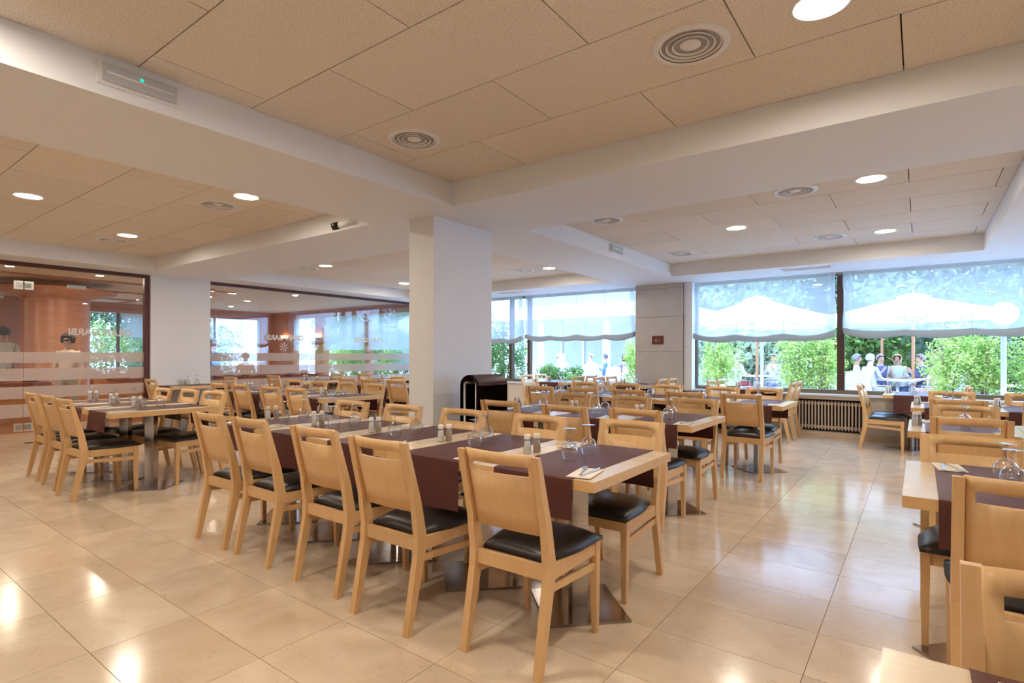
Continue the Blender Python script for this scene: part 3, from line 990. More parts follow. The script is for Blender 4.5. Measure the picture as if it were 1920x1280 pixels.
def table(x, y, where, group, k, glasses=True, shakers=True, run=True, settings=((1, 1)), sides=('aisle', 'window'), rot=0.0, nap=0.215):
    r = empty('dining_table', (x, y, 0), rot)
    tag(r, 'beech table on steel pedestal, ' + where, 'table', group)
    obj('table_top', TOP_ME, r)
    obj('column', COLUMN_ME, r)
    obj('base_plate', BASE_ME, r)
    obj('mounting_bracket', MOUNT_ME, r)
    rnd = random.Random(int(x * 100) * 7 + int(y * 100))
    if run:
        c = obj('table_runner', RUNNERS[k % len(RUNNERS)], None, (x + rnd.uniform(-0.012, 0.012), y, 0), rot)
        tag(c, 'brown cloth runner across ' + where, 'table runner', 'brown cloth runners on the tables')
    zt = TZ + 0.0035
    if glasses:
        for (gx, gy), side in zip(((0.03 + rnd.uniform(-0.03, 0.03), -0.10), (0.0 + rnd.uniform(-0.03, 0.03), 0.08)), sides):
            g = obj('wine_glass', WINE_ME, None, (x + gx, y + gy, zt))
            tag(g, 'upturned wine glass on %s side of %s' % (side, where), 'glass', 'upturned wine glasses on the tables')
    if shakers:
        for sx, sy, fm, nm in ((-0.285, -0.05, SALT_ME, 'salt'), (-0.262, 0.0, PEPPER_ME, 'pepper')):
            s = empty(nm + '_shaker', (x + sx, y + sy + rnd.uniform(-0.01, 0.01), TZ + 0.0005))
            tag(s, 'small glass %s shaker on %s' % (nm, where), 'shaker', 'salt and pepper shakers on the tables')
            s.scale = (1.2, 1.2, 1.2)
            obj('jar', JAR_ME, s)
            obj('cap', CAP_ME, s)
            obj('contents', fm, s)
    for on, sgn, side in zip(settings, (-1, 1), sides):
        if not on:
            continue
        nx, ny = x - sgn * nap, y + sgn * 0.315
        a = (0.0 if sgn < 0 else PI) + rnd.uniform(-0.08, 0.08) + 0.12
        n = empty('napkin', (nx, ny, zt), a)
        tag(n, 'folded cream napkin on %s side of %s' % (side, where), 'napkin', 'paper napkins with cutlery')
        obj('sheet', NAPKIN_ME, n)
        obj('print', MARK_ME, n)
        for nm, me, ox, oa in (('fork', FORK_ME, -0.016, 0.18), ('knife', KNIFE_ME, 0.022, -0.10)):
            p = Matrix.Rotation(a, 3, 'Z') @ Vector((ox, 0.015, 0))
            t = obj(nm, me, None, (nx + p.x, ny + p.y, zt + 0.0045), a + oa)
            tag(t, 'steel %s on napkin, %s side, %s' % (nm, side, where), nm, 'cutlery laid on the napkins')
    return r

def row(xr, n, yc, name, near, far, end='right', pitch=TW, **kw):
    """tables joined side by side from the end at xr; near/far = chair spots"""
    for k in range(n):
        x = xr - pitch * (k + 0.5) if end == 'right' else xr + pitch * (k + 0.5)
        w = '%s from %s end of %s' % (ORD[k], end, name) if n > 1 else name
        table(x, yc, w, 'tables of ' + name, k, **kw)
    for lst, side, rot in ((near, 'aisle', 0.0), (far, 'window', PI)):
        for k, c in enumerate(lst):
            lim = yc - TD / 2 + 0.19 if side == 'aisle' else yc + TD / 2 - 0.19
            c = (c[0], min(c[1], lim) if side == 'aisle' else max(c[1], lim)) + tuple(c[2:])
            w = ('%s from %s on %s side of %s' % (ORD[k], end, side, name)) if len(lst) > 1 else 'on %s side of %s' % (side, name)
            chair(c[0], c[1], rot + (c[2] if len(c) > 2 else 0.0), 'beech chair with black seat, ' + w, 'chairs of ' + name)

row(-1.09, 5, 2.49, 'front row',
    [(-1.413, 2.065, 0.01), (-2.087, 1.992, 0.0), (-2.685, 2.043), (-3.370, 2.045, -0.01), (-3.895, 2.035)],
    [(-1.43, 2.90, 0.0), (-2.05, 2.80, -0.03), (-2.71, 2.79, 0.02), (-3.33, 2.76), (-3.95, 2.72, 0.02)])
row(-5.75, 3, 2.224, 'row by glass doors',
    [(-6.155, 1.81, 0.03), (-6.77, 1.84), (-7.36, 1.85, -0.02)], [(-6.12, 2.60, 0.12), (-6.70, 2.58), (-7.20, 2.50)])
row(-5.64, 4, 4.31, 'row left of pillar',
    [(-5.98, 3.98), (-6.50, 3.95, 0.02), (-7.30, 3.99), (-7.84, 3.96)], [(-6.02, 4.68), (-6.66, 4.70), (-7.32, 4.68), (-7.92, 4.66)])
row(-1.36, 3, 4.53, 'row right of pillar',
    [(-1.71, 4.11), (-2.28, 4.03), (-2.97, 4.08)], [(-1.67, 4.845), (-2.29, 4.81), (-2.96, 4.82)])
row(-1.14, 5, 6.70, 'long row before windows',
    [(-1.49, 6.28, -0.03), (-2.06, 6.18), (-2.72, 6.19), (-3.34, 6.22), (-3.92, 6.14)], [(-1.54, 7.02), (-2.02, 6.97), (-2.74, 6.97), (-3.36, 6.99), (-3.99, 6.95)])
row(-6.25, 3, 6.45, 'rear row behind pillar', [(-6.57, 6.07), (-7.20, 6.05), (-7.80, 6.07)], [(-6.6, 6.70), (-7.22, 6.68), (-7.82, 6.67)])
row(-9.66, 1, 4.28, 'table at white glass-screen pier', [(-9.86, 3.86)], [(-9.72, 4.52)])
row(-9.62, 1, 6.60, 'table at rear glass screen', [(-9.80, 5.90)], [(-9.88, 6.76)])
row(-9.10, 1, 8.15, 'corner table by window', [(-9.42, 7.70)], [])
row(-0.075, 2, 7.45, 'third right row', [(0.285, 6.76), (0.94, 6.80)], [(0.29, 7.66), (0.95, 7.64)], end='left')
row(-0.070, 2, 5.25, 'second right row', [(0.265, 4.87), (0.95, 4.86)], [(0.30, 5.42)], end='left')
row(-0.055, 1, 3.02, 'near right table', [(0.30, 2.66)], [(0.215, 3.31)], end='left', shakers=False, nap=0.16)
row(-0.055, 1, 0.775, 'corner table', [], [(0.275, 1.13)], end='left', shakers=False, glasses=False, nap=0.10)
for xc, nm in ((-5.80, 'window table by pillar'), (-4.10, 'window table before grey pier'), (-2.12, 'window table by radiator'), (-0.08, 'window table right of radiator')):
    dy = -0.13 if 'grey pier' in nm else 0.0
    table(xc, 9.47 + dy, nm, 'tables along the windows', 2, sides=('aisle', 'window'))
    for sgn, sd in ((-1, 'left'), (1, 'right')):
        for yy, q in ((9.13, 'nearer'), (9.64, 'farther')):
            chair(xc + sgn * 0.34, yy + dy, -sgn * PI / 2 * -1 if sgn > 0 else -PI / 2, 'beech chair, %s of two on %s of %s' % (q, sd, nm), 'chairs along the windows')

# rail stand with spare runners beside the pillar
st = empty('runner_stand', (-3.32, 4.03, 0))
tag(st, 'steel rail stand hung with spare brown runners beside pillar', 'stand')
bm = bmesh.new()
for sx in (-0.07, 0.07):
    tube(bm, [(sx, -0.20, 0.0), (sx, -0.20, 1.04)], 0.011)
    tube(bm, [(sx, 0.20, 0.0), (sx, 0.20, 1.04)], 0.011)
    tube(bm, [(sx, -0.20, 1.04), (sx, 0.20, 1.04)], 0.011)
    tube(bm, [(sx, -0.20, 0.10), (sx, 0.20, 0.10)], 0.009)
for y in (-0.2, 0.2):
    tube(bm, [(-0.07, y, 0.5), (0.07, y, 0.5)], 0.009)
obj('frame', mesh_of(bm, 'stand_frame', ALU), st)
for k in range(6):
    r = 0.083 + 0.006 * (5 - k)
    bm = bmesh.new()
    path = [(-r, 0.56 + 0.012 * k)] + [(-r * math.cos(a * PI / 10), 1.015 + (r - 0.015) * math.sin(a * PI / 10)) for a in range(11)] + [(r, 0.56 + 0.012 * k)]
    path.insert(1, (-r, 0.8))
    path.insert(-1, (r, 0.8))
    hy = 0.215
    A = [bm.verts.new((p[0], -hy, p[1])) for p in path]
    B = [bm.verts.new((p[0], hy, p[1])) for p in path]
    for i in range(len(path) - 1):
        bm.faces.new((A[i], A[i + 1], B[i + 1], B[i])).smooth = True
    bmesh.ops.solidify(bm, geom=list(bm.faces), thickness=0.003)
    c = obj('spare_runner', mesh_of(bm, 'spare_runner', LEATHERETTE), None, (-3.32, 4.03, 0))
    tag(c, 'spare brown runner draped over the rail stand, %s layer from outside' % ORD[k], 'table runner', 'spare runners on the rail stand')

# ------------------------------------------------------------------ the room behind the glass screens
X2 = -17.4
struct(obj('floor_lounge', boxmesh('floor_lounge', MARBLE, (X2 - 0.2, XG - 0.02, YB, YW + 0.02, -0.12, 0.0))), 'marble floor of the room behind the glass')
lc = struct(obj('ceiling_lounge', boxmesh('ceiling_lounge', CREAM, (X2 - 0.2, XG - 0.02, YB, YW + 0.1, 2.66, 2.84))), 'cream ceiling of the room behind the glass')
for k in (0, 2, 4):
    obj('ceiling_strip', boxmesh('ceiling_strip', REDWOOD, (-0.04, 0.04, -4.0, 3.9, -0.03, 0)), lc, (-12.2 - 0.95 * k, 2.2, 2.66))
for k in (1, 3):
    obj('ceiling_strip', boxmesh('ceiling_strip', REDWOOD, (-2.6, 2.6, -0.04, 0.04, -0.032, 0)), lc, (-14.5, -0.5 + 2.0 * k, 2.66))
lw_ = struct(obj('wall_lounge_end', boxmesh('wall_lounge_end', REDWOOD, (X2 - 0.2, X2, YB, YW + 0.2, 0, 0.66), (X2 - 0.2, X2 + 0.02, YB, YW + 0.2, 2.40, 2.66),
    (X2 - 0.2, X2, YB, 3.7, 0.66, 2.40), (X2 - 0.2, X2, 6.25, 7.35, 0.66, 2.40), (X2 - 0.2, X2, 9.55, YW + 0.2, 0.66, 2.40))), 'mahogany panelled end wall behind the glass')
lw2 = struct(obj('wall_lounge_window', boxmesh('wall_lounge_window', REDWOOD, (X2, XG - 0.12, YW, YW + 0.2, 0, 0.60), (X2, XG - 0.12, YW - 0.02, YW + 0.2, 2.42, 2.66),
    (X2, -16.15, YW - 0.03, YW + 0.2, 0.60, 2.42), (-14.95, -14.55, YW - 0.03, YW + 0.2, 0.60, 2.42), (-12.6, -12.45, YW, YW + 0.2, 0.6, 2.42))), 'mahogany panelled window wall behind the glass')
w5 = struct(obj('window_5', boxmesh('window_5_frame', FRAME, (X2, XG - 0.12, YW + 0.06, YW + 0.12, 0.60, 0.65))), 'windows of the room behind the glass')
for a, b in ((-16.15, -14.95), (-14.55, -12.6), (-12.45, -10.5)):
    obj('pane', boxmesh('window_pane', PANE, (a, b, -0.004, 0.004, 0.65, 2.42)), w5, (0, YW + 0.09, 0))
w6 = struct(obj('window_6', boxmesh('window_6_frame', FRAME, (X2 - 0.12, X2 - 0.06, 3.7, 9.55, 0.66, 0.70), (X2 - 0.12, X2 - 0.06, 5.55, 5.62, 0.66, 2.4), (X2 - 0.12, X2 - 0.06, 8.1, 8.16, 0.66, 2.4))), 'windows in the end wall behind the glass')
for a, b in ((3.7, 6.25), (7.35, 9.55)):
    obj('pane', boxmesh('window_pane', PANE, (-0.004, 0.004, a, b, 0.70, 2.40)), w6, (X2 - 0.09, 0, 0))
def flat_blind(name, bx, lab):
    o = obj(name, boxmesh(name, SHEER, bx))
    tag(o, lab, 'blind', 'plain blinds behind the glass screens')
flat_blind('roller_blind', (-16.13, -14.97, YW - 0.01, YW, 1.42, 2.41), 'pale roller blind beside the sconces behind the rear glass')
flat_blind('roller_blind', (-14.53, -12.62, YW - 0.01, YW, 1.42, 2.41), 'wide pale roller blind behind the rear glass, right of second sconce')
flat_blind('roller_blind', (-12.43, -10.52, YW - 0.01, YW, 1.42, 2.41), 'pale roller blind behind the rear glass next to the pillar')
flat_blind('roller_blind', (X2 - 0.02, X2 - 0.01, 7.37, 8.08, 1.45, 2.39), 'narrow pale roller blind on the mahogany end wall')
flat_blind('roller_blind', (X2 - 0.02, X2 - 0.01, 8.18, 9.53, 1.45, 2.39), 'pale roller blind in the mahogany corner')
flat_blind('roller_blind', (X2 - 0.02, X2 - 0.01, 5.64, 6.23, 1.75, 2.39), 'short pale roller blind behind the glass doors')
for x, l in ((-16.55, 'warm glowing wall sconce on the corner mahogany pier'), (-14.75, 'warm glowing wall sconce on the narrow mahogany pier')):
    r = empty('wall_sconce', (x, YW - 0.05, 1.86))
    tag(r, l, 'wall lamp', 'glowing sconces behind the glass')
    obj('shade', boxmesh('sconce_shade', SCONCE, (-0.14, 0.14, -0.08, 0.0, -0.05, 0.05), bev=0.012), r)
    obj('trim', boxmesh('sconce_trim', REDWOOD, (-0.15, 0.15, -0.09, 0.02, -0.062, -0.05)), r)
for x, y, R, l in ((-13.35, 3.25, 0.52, 'thick round mahogany column behind the glass doors'), (-15.6, 1.95, 0.52, 'round mahogany column at the left edge behind glass')):
    c = empty('round_column', (x, y, 0))
    tag(c, l, 'column', 'round mahogany columns')
    bm = bmesh.new()
    lathe(bm, [(R + 0.03, 0), (R + 0.03, 0.12), (R, 0.14), (R, 2.30)], 40)
    obj('shaft', mesh_of(bm, 'column_shaft', REDWOOD), c)
    bm = bmesh.new()
    lathe(bm, [(R, 2.30), (R + 0.02, 2.36), (R + 0.42, 2.46), (R + 0.44, 2.52), (R + 0.02, 2.56), (R + 0.02, 2.655)], 40)
    obj('capital', mesh_of(bm, 'column_capital', REDWOOD), c)
for k, (x, y) in enumerate(((-11.4, 2.2), (-11.5, 3.4), (-12.2, 5.6), (-13.6, 6.2), (-11.6, 7.2), (-14.2, 4.6), (-15.8, 5.5), (-15.8, 7.8), (-12.4, 0.4), (-15.0, 0.2))):
    r = empty('spotlight', (x, y, 2.66))
    where = ('above the glass doors', 'beside the brown jamb', 'left of the rear glass screen', 'farther back over the rear glass', 'over the middle of rear glass',
             'above the round column', 'above the end wall tables', 'in the mahogany corner', 'near the left edge', 'beyond the left column')[k]
    tag(r, 'small ceiling spotlight behind glass, ' + where, 'ceiling light', 'small spotlights behind the glass')
    bm = bmesh.new()
    lathe(bm, [(0.05, 0.0), (0.062, -0.006), (0.075, 0.0)], 16)
    obj('rim', mesh_of(bm, 'spot_rim', PLASTIC), r)
    bm = bmesh.new()
    lathe(bm, [(0.0, -0.003), (0.052, -0.003)], 16)
    obj('lens', mesh_of(bm, 'spot_lens', SMALL_LAMP), r)
FOODS = [pbr('food_' + n, c, 0.5) for n, c in (('red', (0.55, 0.05, 0.04)), ('orange', (0.75, 0.30, 0.05)), ('green', (0.12, 0.32, 0.06)), ('pink', (0.75, 0.30, 0.35)), ('yellow', (0.80, 0.60, 0.10)), ('blue', (0.06, 0.20, 0.55)))]
REDCLOTH = pbr('dark_red_cloth', (0.20, 0.03, 0.03), 0.7)
rf = random.Random(3)
for k, (x, y, lx, ly, l) in enumerate(((-12.1, 2.0, 0.7, 1.6, 'buffet counter with coloured dishes behind the glass doors'), (-12.3, 4.6, 0.7, 1.5, 'buffet counter behind the brown jamb and white pier'),
                                      (-12.2, 6.9, 0.7, 2.2, 'long buffet counter behind the rear glass screen'), (-15.4, 5.2, 0.8, 1.8, 'far counter in front of the end windows'))):
    t = empty('buffet_counter', (x, y, 0))
    tag(t, l, 'counter', 'buffet counters behind the glass')
    obj('body', boxmesh('counter_body', REDWOOD, (-lx / 2 + 0.03, lx / 2 - 0.03, -ly / 2 + 0.03, ly / 2 - 0.03, 0, 0.78)), t)
    obj('counter_top', boxmesh('counter_top', REDCLOTH, (-lx / 2, lx / 2, -ly / 2, ly / 2, 0.78, 0.82), bev=0.01), t)
    n = int(ly / 0.33)
    for j in range(n):
        yy = y - ly / 2 + (j + 0.5) * ly / n
        d = empty('serving_dish', (x, yy, 0.822))
        mt = FOODS[(j * 2 + k) % len(FOODS)]
        col = mt.name.split('_')[1]
        tag(d, '%s dish on %s, dish of %s food' % (ORD[j], l.split(' with')[0].replace('buffet ', ''), col), 'dish', 'serving dishes on the buffet')
        bm = bmesh.new()
        lathe(bm, [(0.0, 0.0), (0.08, 0.0), (0.14, 0.05), (0.145, 0.05), (0.085, 0.008), (0.0, 0.006)], 20)
        obj('bowl', mesh_of(bm, 'bowl', PLASTIC), d)
        bm = bmesh.new()
        for q in range(9):
            a, rr = rf.random() * 6.28, rf.random() * 0.075
            lathe(bm, [(0, 0.03), (0.025, 0.012), (0.025, -0.01), (0, -0.02)], 7, 0, (rr * math.cos(a), rr * math.sin(a), 0.045 + rf.random() * 0.03))
        obj('food', mesh_of(bm, 'food', mt), d)

# ------------------------------------------------------------------ people
SHOE = pbr('dark_shoes', (0.03, 0.025, 0.025), 0.5)
def person(x, y, rot, label, group, pose='sit', shirt=(0.7, 0.7, 0.7), pants=(0.2, 0.22, 0.3), hair=(0.5, 0.48, 0.45), skin=None, sleeve='short', long_hair=False, glasses=False, arm='table', scale=1.0, volume=1.0):
    skin = skin or SKIN
    r = empty('person', (x, y, 0), rot)
    r.scale = (scale,) * 3
    tag(r, label, 'person', group)
    V, R, E, S = [], [], [], []       # joints, radii, bones, material of each bone
    def j(p, rad, par=None, m=0):
        V.append(Vector(p))
        R.append(rad if isinstance(rad, tuple) else (rad, rad))
        if par is not None:
            E.append((par, len(V) - 1))
            S.append(m)
        return len(V) - 1
    z0 = 0.53 if pose == 'sit' else 0.94
    pel = j((0, 0, z0), (0.145, 0.115), None)
    sp = j((0, -0.015, z0 + 0.20), (0.135, 0.10), pel, 0)
    ch = j((0, -0.02, z0 + 0.40), (0.150, 0.105), sp, 0)
    nb = j((0, -0.015, z0 + 0.52), (0.075, 0.065), ch, 0)
    nk = j((0, 0.0, z0 + 0.595), (0.050, 0.052), nb, 1)
    hd = j((0, 0.018, z0 + 0.675), (0.074, 0.086), nk, 1)
    ht = j((0, 0.010, z0 + 0.765), (0.062, 0.078), hd, 1)
    j((0, 0.112, z0 + 0.672), 0.010, hd, 1)
    for s in (-1, 1):
        sh = j((0.165 * s, -0.015, z0 + 0.475), 0.056, ch, 0)
        if arm == 'table':
            el, wr, ha = (0.225 * s, 0.06, z0 + 0.24), (0.15 * s, 0.27, z0 + 0.215), (0.125 * s, 0.335, z0 + 0.22)
            fd = Vector((-0.15 * s, 1, 0)).normalized()
        elif arm == 'raised':
            el, wr, ha = (0.23 * s, 0.05, z0 + 0.22), (0.12 * s, 0.22, z0 + 0.36), (0.09 * s, 0.25, z0 + 0.42)
            fd = Vector((-0.3 * s, 0.3, 1)).normalized()
        else:
            el, wr, ha = (0.215 * s, -0.02, z0 + 0.20), (0.225 * s, 0.06, z0 - 0.03), (0.225 * s, 0.08, z0 - 0.10)
            fd = Vector((0, 0.15, -1)).normalized()
        mid = j((Vector(V[sh]) * 0.5 + Vector(el) * 0.5), 0.047, sh, 0)
        e = j(el, 0.039, mid, 1 if sleeve == 'none' else 0)
        fm = 0 if sleeve == 'long' else 1
        w = j(wr, 0.026, e, fm)
        h = j(ha, (0.034, 0.020), w, 1)
        side = fd.cross(Vector((0, 0, 1)) if abs(fd.z) < 0.8 else Vector((0, 1, 0))).normalized()
        for q, ln in ((-1.5, 0.062), (-0.5, 0.075), (0.5, 0.072), (1.5, 0.056)):
            b = V[h] + fd * 0.03 + side * q * 0.017
            f1 = j(b + fd * ln * 0.55, 0.0085, h, 1)
            j(b + fd * ln + Vector((0, 0, -0.018)), 0.0075, f1, 1)
        th = V[h] - fd * 0.012 + side * (-0.040 * s)
        j(th + fd * 0.03, 0.009, h, 1)
        hp = j((0.088 * s, 0.02, z0 - 0.04), 0.090, pel, 2)
        if pose == 'sit':
            kn = j((0.105 * s, 0.40, z0 - 0.03), 0.060, hp, 2)
            ca = j((0.108 * s, 0.395, 0.30), 0.052, kn, 2)
            an = j((0.110 * s, 0.40, 0.09), 0.036, ca, 2)
            j((0.118 * s, 0.54, 0.045), 0.036, an, 3)
        else:
            kn = j((0.098 * s, 0.02 * s, 0.50), 0.060, hp, 2)
            ca = j((0.098 * s, -0.01 + 0.02 * s, 0.32), 0.054, kn, 2)
            an = j((0.098 * s, 0.0, 0.09), 0.037, ca, 2)
            j((0.11 * s, 0.14, 0.045), 0.036, an, 3)
    me = bpy.data.meshes.new('skeleton')
    me.from_pydata([tuple(v) for v in V], E, [])
    tmp = bpy.data.objects.new('tmp_body', me)
    COL.objects.link(tmp)
    tmp.modifiers.new('skin', 'SKIN').use_smooth_shade = True
    ss = tmp.modifiers.new('sub', 'SUBSURF')
    ss.levels = 1
    for k, sv in enumerate(me.skin_vertices[0].data):
        sv.radius = R[k]
        sv.use_root = (k == 0)
    dg = bpy.context.evaluated_depsgraph_get()
    body = bpy.data.meshes.new_from_object(tmp.evaluated_get(dg), depsgraph=dg)
    bpy.data.objects.remove(tmp)
    bpy.data.meshes.remove(me)
    body.name = 'body'
    body.materials.clear()
    key = label[:24]
    for m in (pbr('shirt ' + key, shirt, 0.8), skin, pbr('trousers ' + key, pants, 0.8), SHOE):
        body.materials.append(m)
    segs = [(V[a], V[b], m) for (a, b), m in zip(E, S)]
    for p in body.polygons:
        c = p.center
        best, bm_ = 1e9, 0
        for a, b, m in segs:
            ab = b - a
            t = max(0.0, min(1.0, (c - a).dot(ab) / max(ab.length_squared, 1e-9)))
            d = (c - (a + ab * t)).length
            if d < best:
                best, bm_ = d, m
        p.material_index = bm_
        p.use_smooth = True
    obj('body', body, r)
    hz = z0 + 0.715
    bm = bmesh.new()
    bmesh.ops.create_icosphere(bm, subdivisions=3, radius=1.0)
    for v in bm.verts:
        n = v.co.copy()
        wob = 1 + 0.05 * math.sin(9 * n.x + 3) * math.sin(8 * n.z) + 0.04 * math.sin(13 * n.y)
        v.co = Vector((n.x * 0.094 * wob, n.y * 0.108 * wob - 0.004, n.z * 0.108 * wob))
        if long_hair and n.y < 0.35 and n.z < 0.1:
            v.co.z -= 0.09 * (0.1 - n.z)
            v.co.x *= 1.12
    low = -0.16 if long_hair else -0.055
    dl = [f for f in bm.faces if (f.calc_center_median().y > 0.045 and f.calc_center_median().z < 0.052) or f.calc_center_median().z < low or (not long_hair and f.calc_center_median().y > 0.0 and f.calc_center_median().z < 0.015)]
    bmesh.ops.delete(bm, geom=dl, context='FACES')
    hm = pbr('hair ' + key, hair, 0.7)
    ho = obj('hair', mesh_of(bm, 'hair', hm, True), r, (0, 0.004, hz))
    ho.scale = (volume,) * 3
    if glasses:
        obj('sunglasses', boxmesh('sunglasses', BLACK, (-0.062, -0.008, 0.088, 0.108, -0.016, 0.018), (0.008, 0.062, 0.088, 0.108, -0.016, 0.018), (-0.01, 0.01, 0.098, 0.106, 0.004, 0.012),
            (-0.078, -0.072, -0.01, 0.095, 0.004, 0.012), (0.072, 0.078, -0.01, 0.095, 0.004, 0.012), bev=0.004), r, (0, 0, z0 + 0.70))
    else:
        for s in (-1, 1):
            bm = bmesh.new()
            bmesh.ops.create_icosphere(bm, subdivisions=1, radius=0.010)
            obj('eye', mesh_of(bm, 'eye', BLACK), r, (0.030 * s, 0.093, z0 + 0.702))
    obj('mouth', boxmesh('mouth', FOODS[3], (-0.021, 0.021, -0.006, 0.004, -0.005, 0.005), bev=0.003), r, (0, 0.097, z0 + 0.640))
    return r

GL = 'people in the room behind the glass'
person(-14.0, 2.62, math.radians(70), 'standing man in grey tank top with dark straps, seen at left edge', GL, 'stand', (0.62, 0.60, 0.58), (0.05, 0.05, 0.06), (0.02, 0.015, 0.012), SKIN2, 'none', arm='down', scale=1.03)
person(-11.75, 3.02, math.radians(-130), 'standing woman with dark curly hair, sunglasses and pale pink top', GL, 'stand', (0.72, 0.55, 0.48), (0.45, 0.40, 0.38), (0.03, 0.018, 0.014), SKIN, 'short', False, True, 'down', 0.93, 1.2)
person(-13.0, 6.0, math.radians(-60), 'standing person in bright blue shirt behind the rear glass', GL, 'stand', (0.02, 0.16, 0.55), (0.03, 0.25, 0.50), (0.10, 0.06, 0.04), SKIN, 'long', arm='down', scale=0.94)
person(-14.6, 7.6, math.radians(-120), 'seated person in orange top far behind the rear glass', GL, 'sit', (0.70, 0.42, 0.24), (0.3, 0.25, 0.2), (0.30, 0.16, 0.07), SKIN)

# ------------------------------------------------------------------ terrace
struct(obj('ground', boxmesh('terrace', TERRACE, (-60, 60, YW + 0.22, 70, -0.3, -0.02), (-60, X2 - 0.22, -30, YW + 0.22, -0.3, -0.02))), 'pale paved terrace outside the windows')
bm = bmesh.new()
for s in (-1, 1):
    for pts in ([(0.25 * s, -0.22, 0), (0.25 * s, -0.20, 0.40), (0.25 * s, -0.30, 0.95)], [(0.25 * s, 0.24, 0), (0.25 * s, 0.22, 0.62), (0.25 * s, -0.21, 0.63)], [(0.25 * s, 0.23, 0.42), (0.25 * s, -0.2, 0.40)]):
        tube(bm, pts, 0.013, 6)
tube(bm, [(-0.25, -0.30, 0.95), (0.25, -0.30, 0.95)], 0.013, 6)
tube(bm, [(-0.25, 0.23, 0.42), (0.25, 0.23, 0.42)], 0.013, 6)
TCF_ME = mesh_of(bm, 'terrace_chair_frame', ALU)
TCB_ME = boxmesh('terrace_chair_back', SLING, (-0.238, 0.238, 0, 0.008, 0, 0.50))
TCS_ME = boxmesh('terrace_chair_seat', SLING, (-0.238, 0.238, -0.19, 0.225, 0.405, 0.415))
def terrace_chair(x, y, rot, label):
    r = empty('terrace_chair', (x, y, -0.02), rot)
    tag(r, label, 'chair', 'sling chairs on the terrace')
    obj('frame', TCF_ME, r)
    b = obj('backrest', TCB_ME, r, (0, -0.214, 0.44))
    b.rotation_euler = (math.radians(10.5), 0, 0)
    obj('seat', TCS_ME, r)
bm = bmesh.new()
lathe(bm, [(0.0, 0.72), (0.44, 0.72), (0.45, 0.73), (0.45, 0.745), (0.44, 0.75), (0.0, 0.75)], 28)
TT_ME = mesh_of(bm, 'terrace_table_top', FACADE)
bm = bmesh.new()
tube(bm, [(0, 0, 0.02), (0, 0, 0.72)], 0.035, 10)
for k in range(4):
    a = k * PI / 2 + 0.4
    tube(bm, [(0, 0, 0.06), (0.32 * math.cos(a), 0.32 * math.sin(a), 0.015)], 0.018, 6)
TL_ME = mesh_of(bm, 'terrace_table_leg', ALU)
for x, y, l in ((-0.42, 16.05, 'round terrace table of the group under the right parasol'), (-3.75, 16.6, 'round terrace table by the wooden pole of the left parasol'), (-8.75, 15.6, 'round terrace table near the pillar end of the terrace'),
                (-6.75, 15.3, 'round terrace table in front of the glazed pavilion'), (1.75, 14.5, 'round terrace table at the far right behind the lamp post'), (-2.0, 18.0, 'round terrace table behind the middle shrub')):
    r = empty('terrace_table', (x, y, -0.02))
    tag(r, l, 'table', 'round tables on the terrace')
    obj('table_top', TT_ME, r)
    obj('leg', TL_ME, r)
TG = 'people on the terrace'
PEOPLE = [
 (-1.24, 16.0, -80, 'grey-haired man in white shirt seated in profile by the mullion', (0.58, 0.58, 0.58), (0.15, 0.18, 0.25), (0.26, 0.25, 0.24), False),
 (-0.93, 15.45, -40, 'white-haired person in grey-blue shirt seated with back half turned', (0.36, 0.38, 0.46), (0.35, 0.33, 0.32), (0.46, 0.45, 0.43), False),
 (-0.80, 16.75, -140, 'man in dark blue shirt seated behind the white-haired person', (0.10, 0.14, 0.32), (0.2, 0.2, 0.22), (0.35, 0.28, 0.24), False),
 (-0.45, 16.85, 172, 'woman in pale green top facing the windows', (0.55, 0.60, 0.48), (0.5, 0.45, 0.4), (0.42, 0.28, 0.17), True),
 (0.02, 16.4, 110, 'person in navy shirt beside the wooden parasol pole', (0.08, 0.10, 0.20), (0.10, 0.16, 0.35), (0.28, 0.22, 0.19), False),
 (0.28, 15.9, 80, 'person in pink-brown dress leaning over the terrace table', (0.60, 0.36, 0.30), (0.55, 0.33, 0.28), (0.38, 0.24, 0.16), True),
 (0.72, 14.3, 10, 'blonde person seen from behind through the right shrub', (0.75, 0.70, 0.68), (0.3, 0.3, 0.35), (0.75, 0.62, 0.40), True),
 (-4.15, 16.3, -30, 'person in white top seated left of the wooden pole', (0.75, 0.75, 0.78), (0.60, 0.10, 0.12), (0.38, 0.33, 0.40), False),
 (-3.35, 17.1, 160, 'person in pale lilac top seated right of the wooden pole', (0.66, 0.60, 0.66), (0.3, 0.3, 0.4), (0.40, 0.30, 0.25), True),
 (-9.45, 15.5, 20, 'blond person in lilac shirt in a sling chair, seen from behind', (0.48, 0.50, 0.68), (0.4, 0.4, 0.5), (0.78, 0.68, 0.50), True),
 (-9.95, 16.1, -60, 'small dark-clothed person beside the blond one', (0.04, 0.05, 0.08), (0.05, 0.05, 0.06), (0.30, 0.22, 0.16), False),
 (-8.95, 16.5, 170, 'person in striped grey shirt facing the windows', (0.60, 0.60, 0.64), (0.2, 0.2, 0.25), (0.60, 0.52, 0.45), False),
 (-8.35, 16.4, 120, 'man in strong blue shirt and dark cap', (0.06, 0.14, 0.45), (0.2, 0.2, 0.25), (0.08, 0.08, 0.12), False),
 (-7.55, 16.2, 60, 'dark-haired person in purple top near the pavilion post', (0.20, 0.14, 0.24), (0.15, 0.15, 0.2), (0.05, 0.035, 0.03), True)]
